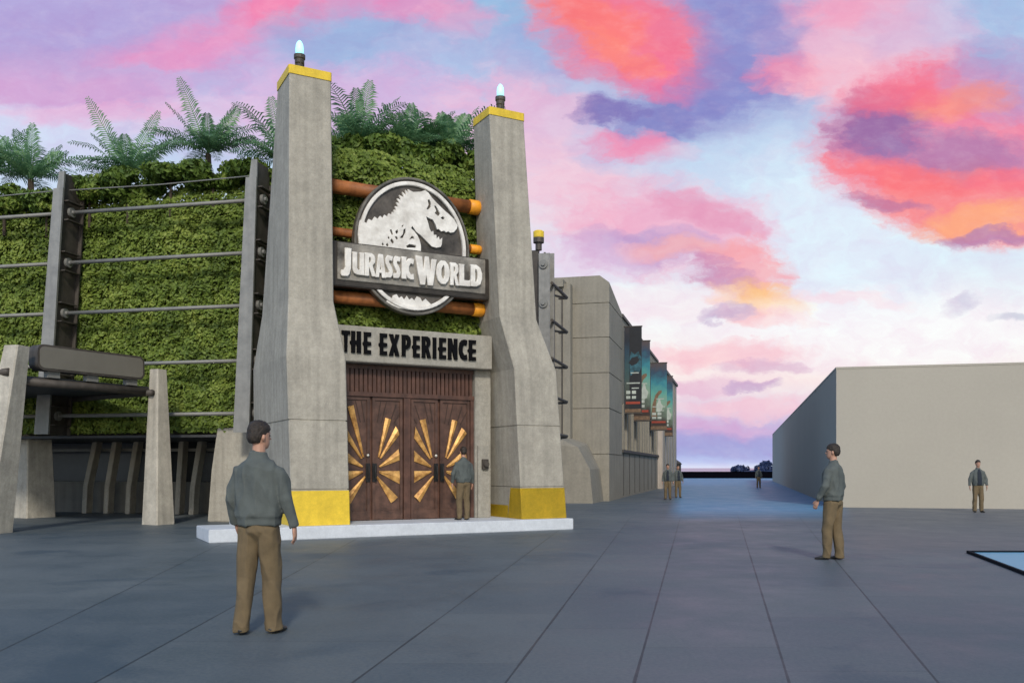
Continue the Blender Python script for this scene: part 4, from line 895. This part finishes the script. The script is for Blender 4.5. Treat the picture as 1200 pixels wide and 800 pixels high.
    quadloft(bm, [[(rx*math.copysign(abs(math.cos(a))**.85, math.cos(a)), cy+ry*math.sin(a), z) for a in [2*math.pi*k/24 for k in range(24)]] for z, rx, ry, cy in rows])
    for s, (elb, wr, hdv) in zip((-1, 1), arms):
        elb, wr = Vector(elb), Vector(wr); sh = Vector((s*.176, -.012, 1.408))
        tube(bm, [Vector((s*.08, -.012, 1.44)), sh, sh.lerp(elb, .4)+Vector((s*.004, 0, 0)), elb, elb.lerp(wr, .5), wr.lerp(elb, .06), wr.lerp(elb, .02)], [.062, .074, .068, .062, .055, .047, .042], 14, ref=(0, 1, 0))
    jk = child('jacket', bm, 'jacket', voxel*1.1, .013, 7, 1, 9)
    if open_jacket:
        bm = bmesh.new(); quadloft(bm, [[(-.085, .10, .97), (.085, .10, .97), (.075, .160, .97), (-.075, .160, .97)], [(-.085, .1, 1.2), (.085, .1, 1.2), (.07, .172, 1.2), (-.07, .172, 1.2)], [(-.07, .08, 1.42), (.07, .08, 1.42), (.06, .150, 1.42), (-.06, .150, 1.42)], [(-.04, .03, 1.53), (.04, .03, 1.53), (.035, .082, 1.53), (-.035, .082, 1.53)]])
        child('shirt', bm, 'shirt', voxel*1.2)
    # ---- trousers
    bm = bmesh.new()
    quadloft(bm, [[(rx*math.cos(a), cy+ry*math.sin(a), z) for a in [2*math.pi*k/20 for k in range(20)]] for z, rx, ry, cy in [(.79, .05, .045, -.01), (.84, .12, .08, -.012), (.90, .175, .122, -.012), (.97, .17, .12, -.008), (1.03, .158, .112, -.005)]])
    for s, ank in zip((-1, 1), stance):
        ank = Vector(ank); hip = Vector((s*.088, -.005, .88)); kn = hip.lerp(ank, .5)+Vector((s*.004, .02, 0))
        tube(bm, [hip+Vector((0, 0, .05)), hip.lerp(kn, .3), kn, kn.lerp(ank, .5)+Vector((0, -.008, 0)), ank+Vector((0, .0, .03)), ank+Vector((0, .008, -.062))], [(.092, .115), (.097, .105), .084, .078, .070, .075], 14, ref=(0, 1, 0))
    child('trousers', bm, 'trousers', voxel*1.1, .012, 7, 5, 9)
    # ---- shoes
    for s, ank in zip((-1, 1), stance):
        ank = Vector(ank); bm = bmesh.new(); d = Vector((s*.22, 1, 0)).normalized(); z0 = ank.z-.09
        pts = [ank-d*.062+Vector((0, 0, -.058)), ank-d*.045+Vector((0, 0, -.05)), ank+d*.02+Vector((0, 0, -.045)), ank+d*.10+Vector((0, 0, -.058)), ank+d*.165+Vector((0, 0, -.068)), ank+d*.19+Vector((0, 0, -.074))]
        rr = [(.02, .020), (.034, .030), (.040, .045), (.045, .031), (.040, .022), (.018, .014)]
        tube(bm, pts, rr, 12)
        for v in bm.verts: v.co.z = max(v.co.z, z0+.003)
        child('shoe', bm, 'shoe', voxel, 0, 9, 0, 1)
    return body
def arm(s, e=(.255, -.03, 1.165), w=(.275, .05, .925), h=(.02, .12, -1)):
    f = lambda p: (p[0]*s, p[1], p[2]); return (f(e), f(w), f(h))
ST = [(-.12, 0, .09), (.12, 0, .09)]
g1 = ground(304, 742)
person('person in a grey-green jacket and khaki trousers, largest, seen from behind at left front', Vector((g1.x, g1.y, 0)), math.radians(-6), .0075,
       [arm(-1, (.245, .0, 1.17), (.245, .09, .95), (.0, .6, -.8)), arm(1, (.258, -.03, 1.17), (.305, .03, .93), (.03, .1, -1))], [(-.135, -.06, .09), (.115, .03, .09)], math.radians(-32), scale=1.0)
g2 = ground(976, 655.5)
person('person in a green jacket and khaki trousers, in left profile before the beige hall corner', Vector((g2.x, g2.y, 0)), math.radians(46), .0085,
       [arm(-1, (.28, .0, 1.18), (.25, .14, .95), (.0, .4, -1)), arm(1, (.27, -.05, 1.17), (.25, .06, .95))], [(-.09, .06, .09), (.10, -.07, .09)], math.radians(12), scale=.985)
g3 = ground(1146, 600)
person('person facing us in open green jacket and dark shirt, in front of the beige hall', Vector((g3.x, g3.y, 0)), math.radians(176), .014,
       [arm(-1, (.28, 0, 1.17), (.26, .10, .94)), arm(1, (.29, 0, 1.17), (.30, .05, .93))], ST, 0, True, scale=.92)
gd = ground(543, 609, .26)
person('person in green jacket seen from behind, standing on the white plinth at the doors', Vector((gd.x, gd.y, .262)), math.radians(30), .014,
       [arm(-1, (.29, 0, 1.17), (.27, .08, .94)), arm(1)], [(-.10, .02, .09), (.10, -.02, .09)], math.radians(-10), scale=.90)
for px, py, lab, rz_d, sc_ in ((782.5, 585, 'left one of the two distant people by the far banners, in open jacket', 170, .88), (794.5, 583, 'right one of the two distant people by the far banners, nearer the dark hut', 187, .86), (889, 571.5, 'tiny distant person alone near the black parapet wall', 180, .84)):
    g = ground(px, py); person(lab, Vector((g.x, g.y, 0)), math.radians(rz_d), .02, [arm(-1), arm(1)], ST, 0, True, scale=sc_)
# ================================================================== SKY, SUN, CAMERA
SUN_EL, SUN_AZ = math.radians(33), math.radians(175)      # azimuth from +Y clockwise: behind the camera
world = bpy.data.worlds.new('World'); bpy.context.scene.world = world; world.use_nodes = True
nt = world.node_tree; N = nt.nodes; L = nt.links; N.clear()
wo = N.new('ShaderNodeOutputWorld'); bg = N.new('ShaderNodeBackground'); bgn = N.new('ShaderNodeBackground')
def vm(op, a, b=None):
    n = N.new('ShaderNodeVectorMath'); n.operation = op
    for i, v in enumerate((a, b)):
        if v is None: continue
        if isinstance(v, tuple): n.inputs[i].default_value = v
        else: L.new(v, n.inputs[i])
    return n.outputs[0]
def mt(op, a, b=None, c=None, cl=False):
    n = N.new('ShaderNodeMath'); n.operation = op; n.use_clamp = cl
    for i, v in enumerate((a, b, c)):
        if v is None: continue
        if isinstance(v, (int, float)): n.inputs[i].default_value = v
        else: L.new(v, n.inputs[i])
    return n.outputs[0]
def mrange(v, a, b, c=0., d=1., smooth=True):
    n = N.new('ShaderNodeMapRange'); n.interpolation_type = 'SMOOTHSTEP' if smooth else 'LINEAR'
    L.new(v, n.inputs[0])
    for i, k in enumerate((a, b, c, d)): n.inputs[i+1].default_value = k
    return n.outputs[0]
tc = N.new('ShaderNodeTexCoord'); sp = N.new('ShaderNodeSeparateXYZ'); L.new(tc.outputs['Generated'], sp.inputs[0])
yc = mt('MAXIMUM', sp.outputs['Y'], .08)
gx = mt('MULTIPLY', mt('DIVIDE', sp.outputs['X'], yc), 10.5); gy = mt('MULTIPLY', mt('DIVIDE', sp.outputs['Z'], yc), 10.5)
cb_ = N.new('ShaderNodeCombineXYZ'); L.new(gx, cb_.inputs[0]); L.new(gy, cb_.inputs[1]); G = cb_.outputs[0]
def nz(vec, sc, det=5, rough=.55, dist=0, scale=(1, 1, 1), col=False):
    mp = N.new('ShaderNodeMapping'); mp.inputs['Scale'].default_value = scale; L.new(vec, mp.inputs['Vector'])
    n = N.new('ShaderNodeTexNoise'); n.inputs['Scale'].default_value = sc; n.inputs['Detail'].default_value = det; n.inputs['Roughness'].default_value = rough; n.inputs['Distortion'].default_value = dist
    L.new(mp.outputs[0], n.inputs['Vector']); return n.outputs['Color' if col else 'Fac']
w1 = vm('MULTIPLY', vm('SUBTRACT', nz(G, .9, 3, .5, 0, (1, 1.4, 1), True), (.5, .5, .5)), (.75, .5, 0))
w2 = vm('MULTIPLY', vm('SUBTRACT', nz(G, 3.2, 7, .62, 0, (1, 1.8, 1), True), (.5, .5, .5)), (.55, .28, 0))
G1 = vm('ADD', vm('ADD', G, w1), w2)
det = nz(G1, 1.3, 9, .62, .1, (1, 1.9, 1)); det2 = nz(G1, 4.0, 9, .72, .1, (1, 1.7, 1))
dd = mt('ADD', mt('MULTIPLY', det, .6), mt('MULTIPLY', det2, .55)); dd = mt('MULTIPLY_ADD', mt('SUBTRACT', dd, .575), 1.35, .5)
# base gradient by height
ramp = N.new('ShaderNodeValToRGB'); e = ramp.color_ramp.elements
stops = [(548, (222, 226, 248)), (541, (190, 200, 240)), (525, (160, 172, 222)), (505, (190, 175, 220)), (480, (228, 208, 228)), (445, (250, 232, 232)), (380, (246, 243, 247)), (300, (222, 235, 248)), (200, (196, 216, 241)), (100, (168, 196, 230)), (0, (150, 182, 222))]
while len(e) < len(stops): e.new(.5)
for k, (py, c) in enumerate(stops): e[k].position = (548-py)/548; e[k].color = (*lin(c), 1)
L.new(mt('DIVIDE', gy, 5.48, None, True), ramp.inputs['Fac']); cur = ramp.outputs['Color']
def blob(px, py, rx, ry, col, st=1.0, rot=0, dt=1.0, lo=-.14, hi=.66):
    global cur
    mp = N.new('ShaderNodeMapping'); mp.vector_type = 'TEXTURE'
    mp.inputs['Location'].default_value = ((px-600)/100, (548-py)/100, 0); mp.inputs['Rotation'].default_value = (0, 0, math.radians(rot)); mp.inputs['Scale'].default_value = (rx/100, ry/100, 1)
    L.new(G1, mp.inputs['Vector']); g = N.new('ShaderNodeTexGradient'); g.gradient_type = 'SPHERICAL'; L.new(mp.outputs[0], g.inputs[0])
    s = mt('ADD', g.outputs['Fac'], mt('MULTIPLY', mt('SUBTRACT', dd, .5), dt))
    s = mt('MULTIPLY', mrange(s, lo, hi), mrange(g.outputs['Fac'], 0, .18)); s = mt('MULTIPLY', s, st*.9)
    mx = N.new('ShaderNodeMix'); mx.data_type = 'RGBA'; L.new(s, mx.inputs[0]); L.new(cur, mx.inputs[6]); mx.inputs[7].default_value = (*lin(col), 1); cur = mx.outputs[2]
B = blob
B(100, 50, 480, 170, (200, 172, 220), .9, 0, .6); B(30, 105, 230, 40, (220, 164, 212), .7); B(60, 60, 200, 40, (190, 165, 215), .7)
B(300, 32, 200, 32, (238, 144, 190), .85, 14); B(200, 66, 150, 22, (232, 154, 202), .7); B(330, 14, 90, 26, (246, 132, 176), .9)
B(70, 22, 230, 60, (176, 164, 218), .9); B(400, 52, 110, 55, (150, 180, 222), .8); B(480, 8, 90, 26, (232, 140, 190), .8); B(540, 20, 60, 30, (232, 160, 200), .7)
B(560, 80, 170, 60, (176, 186, 226), .8); B(430, 130, 240, 70, (226, 180, 222), .7); B(640, 150, 170, 110, (238, 188, 216), .8); B(20, 165, 190, 55, (214, 222, 246), .85); B(250, 140, 140, 40, (232, 204, 232), .6); B(110, 135, 130, 20, (238, 176, 214), .6)
B(660, 60, 90, 60, (152, 176, 222), .85); B(690, 230, 150, 90, (246, 206, 220), .8)
B(840, 50, 200, 160, (158, 158, 212), .9, 0, .7); B(870, 70, 110, 120, (140, 138, 202), .85, 0, .8); B(740, 165, 90, 40, (170, 196, 234), .7)
B(735, 40, 150, 85, (250, 118, 142), 1, -25, .8); B(690, 20, 90, 34, (255, 128, 118), .8, -25); B(790, 92, 80, 30, (246, 120, 152), .9, -20); B(715, 62, 70, 20, (255, 138, 122), .8, -30); B(780, 35, 50, 24, (244, 132, 160), .7)
B(740, 118, 130, 14, (176, 200, 234), .7, -8); B(805, 138, 120, 44, (126, 126, 194), .95, 6); B(715, 135, 50, 18, (124, 112, 182), .9); B(860, 125, 80, 40, (136, 138, 202), .8); B(755, 173, 90, 20, (248, 140, 176), .9, -8); B(780, 108, 60, 18, (236, 116, 160), .8)
B(1020, 50, 150, 110, (246, 188, 210), .9, 0, .7); B(1000, 15, 100, 36, (244, 160, 192), .75); B(875, 40, 80, 110, (144, 146, 206), .85, 10, .9); B(850, 110, 80, 60, (138, 142, 204), .75, 0, .9); B(925, 85, 60, 30, (248, 142, 172), .8); B(1010, 95, 120, 40, (250, 196, 210), .7); B(1160, 25, 120, 50, (172, 194, 230), .85); B(1075, 40, 90, 50, (214, 190, 222), .7)
B(860, 200, 170, 80, (198, 218, 242), .85, 20, .6); B(960, 280, 200, 130, (226, 238, 251), .9, 0, .5)
B(1105, 165, 180, 118, (244, 126, 158), 1, 0, .6, 0, .45); B(1180, 95, 90, 60, (184, 158, 206), .85); B(1135, 240, 150, 64, (250, 138, 140), 1, -8, .7, 0, .45)
B(1030, 145, 72, 52, (128, 106, 168), .9, 10); B(1130, 185, 130, 34, (156, 124, 178), .75, -4); B(1130, 122, 90, 26, (253, 150, 124), .75, 8); B(1060, 112, 90, 26, (248, 116, 140), .8, 12); B(1060, 205, 110, 26, (252, 120, 128), .9, -10)
B(1140, 262, 90, 26, (255, 176, 128), .85, 8); B(1150, 284, 60, 11, (160, 118, 176), .75, 4); B(1045, 240, 60, 11, (176, 116, 164), .7, -6); B(1185, 215, 70, 18, (250, 120, 140), .8)
B(780, 265, 160, 70, (244, 172, 200), .9, -6); B(750, 288, 110, 30, (178, 154, 206), .85); B(830, 248, 80, 24, (226, 140, 178), .55, -20); B(800, 290, 100, 16, (248, 176, 176), .8); B(700, 300, 90, 30, (232, 200, 228), .6)
B(872, 325, 70, 60, (248, 168, 176), .9, -40, 1.6); B(850, 330, 60, 26, (184, 134, 186), .65, -35, 1.8); B(895, 355, 80, 24, (255, 198, 128), .95, -12, 1.5); B(900, 375, 80, 12, (250, 150, 160), .8, -8); B(845, 365, 40, 12, (160, 130, 190), .8)
B(1125, 355, 40, 10, (176, 160, 204), .8, 12, .6); B(1190, 368, 40, 7, (140, 152, 190), .8); B(990, 352, 90, 10, (250, 206, 218), .7); B(760, 350, 130, 30, (250, 232, 238), .6); B(1050, 390, 260, 60, (252, 250, 252), .8, 0, .5)
B(840, 415, 130, 22, (250, 196, 206), .8); B(900, 432, 60, 10, (216, 172, 204), .7); B(820, 452, 90, 12, (232, 190, 214), .8); B(870, 478, 110, 14, (246, 200, 214), .8); B(830, 500, 110, 14, (216, 176, 216), .8); B(850, 520, 160, 20, (168, 164, 218), .8); B(880, 455, 40, 8, (190, 160, 204), .7)
sky = N.new('ShaderNodeTexSky'); sky.sky_type = 'NISHITA'; sky.sun_disc = False; sky.sun_elevation = SUN_EL; sky.sun_rotation = SUN_AZ
puff = nz(G1, 1.9, 10, .66, .25, (1, 1.5, 1))
mxp = N.new('ShaderNodeMix'); mxp.data_type = 'RGBA'; mxp.blend_type = 'MULTIPLY'; mxp.inputs[0].default_value = 1
hsl = N.new('ShaderNodeCombineXYZ'); pm = mrange(puff, .34, .66, 0, 1, False); L.new(mt('MULTIPLY_ADD', pm, .05, .975), hsl.inputs[0]); L.new(mt('MULTIPLY_ADD', pm, .18, .91), hsl.inputs[1]); L.new(mt('MULTIPLY_ADD', pm, .09, .955), hsl.inputs[2])
L.new(cur, mxp.inputs[6]); L.new(hsl.outputs[0], mxp.inputs[7]); cur = mxp.outputs[2]
fine_n = nz(G, 4, 8, .66, 0, (1, 2.0, 1))
mxf = N.new('ShaderNodeMix'); mxf.data_type = 'RGBA'; L.new(mrange(mt('ADD', mt('MULTIPLY', det, .5), mt('MULTIPLY', fine_n, .5)), .44, .74, 0., .14), mxf.inputs[0]); L.new(cur, mxf.inputs[6]); mxf.inputs[7].default_value = (*lin((250, 232, 240)), 1); cur = mxf.outputs[2]
L.new(cur, bg.inputs['Color']); bg.inputs['Strength'].default_value = 1.0
L.new(sky.outputs['Color'], bgn.inputs['Color']); bgn.inputs['Strength'].default_value = .15
# the painted sunset fills the half of the sky ahead; the open daylight sky the rest
mask = mt('MULTIPLY', mrange(sp.outputs['Y'], .25, .65), mrange(sp.outputs['Z'], .55, .75, 1., 0.))
dusk = N.new('ShaderNodeBackground'); dusk.inputs['Color'].default_value = (.24, .40, .72, 1); L.new(mrange(sp.outputs['X'], .3, -.8, .10, .60), dusk.inputs['Strength'])
addn = N.new('ShaderNodeAddShader'); L.new(bgn.outputs[0], addn.inputs[0]); L.new(dusk.outputs[0], addn.inputs[1])
ms = N.new('ShaderNodeMixShader'); L.new(mask, ms.inputs[0]); L.new(addn.outputs[0], ms.inputs[1]); L.new(bg.outputs[0], ms.inputs[2]); L.new(ms.outputs[0], wo.inputs['Surface'])
world.cycles.sampling_method = 'MANUAL'; world.cycles.sample_map_resolution = 1024
sl = bpy.data.lights.new('sun', 'SUN'); sl.energy = 2.3; sl.angle = math.radians(6); sl.color = (1, .93, .82)
so = bpy.data.objects.new('sun', sl); C.objects.link(so)
sd = Vector((math.sin(SUN_AZ)*math.cos(SUN_EL), math.cos(SUN_AZ)*math.cos(SUN_EL), math.sin(SUN_EL)))
so.rotation_euler = sd.to_track_quat('Z', 'Y').to_euler()
cam = bpy.data.cameras.new('camera'); co = bpy.data.objects.new('camera', cam); C.objects.link(co)
co.location = (0, 0, H); co.rotation_euler = (math.radians(90), 0, 0); cam.sensor_width = 36; cam.lens = 36*F/1200; cam.shift_y = (HY-400)/1200
cam.clip_end = 20000; cam.clip_start = .1
sc = bpy.context.scene; sc.camera = co
sc.view_settings.view_transform = 'Standard'; sc.view_settings.look = 'None'; sc.view_settings.gamma = 1; sc.view_settings.exposure = 0
sc.render.engine = 'CYCLES'
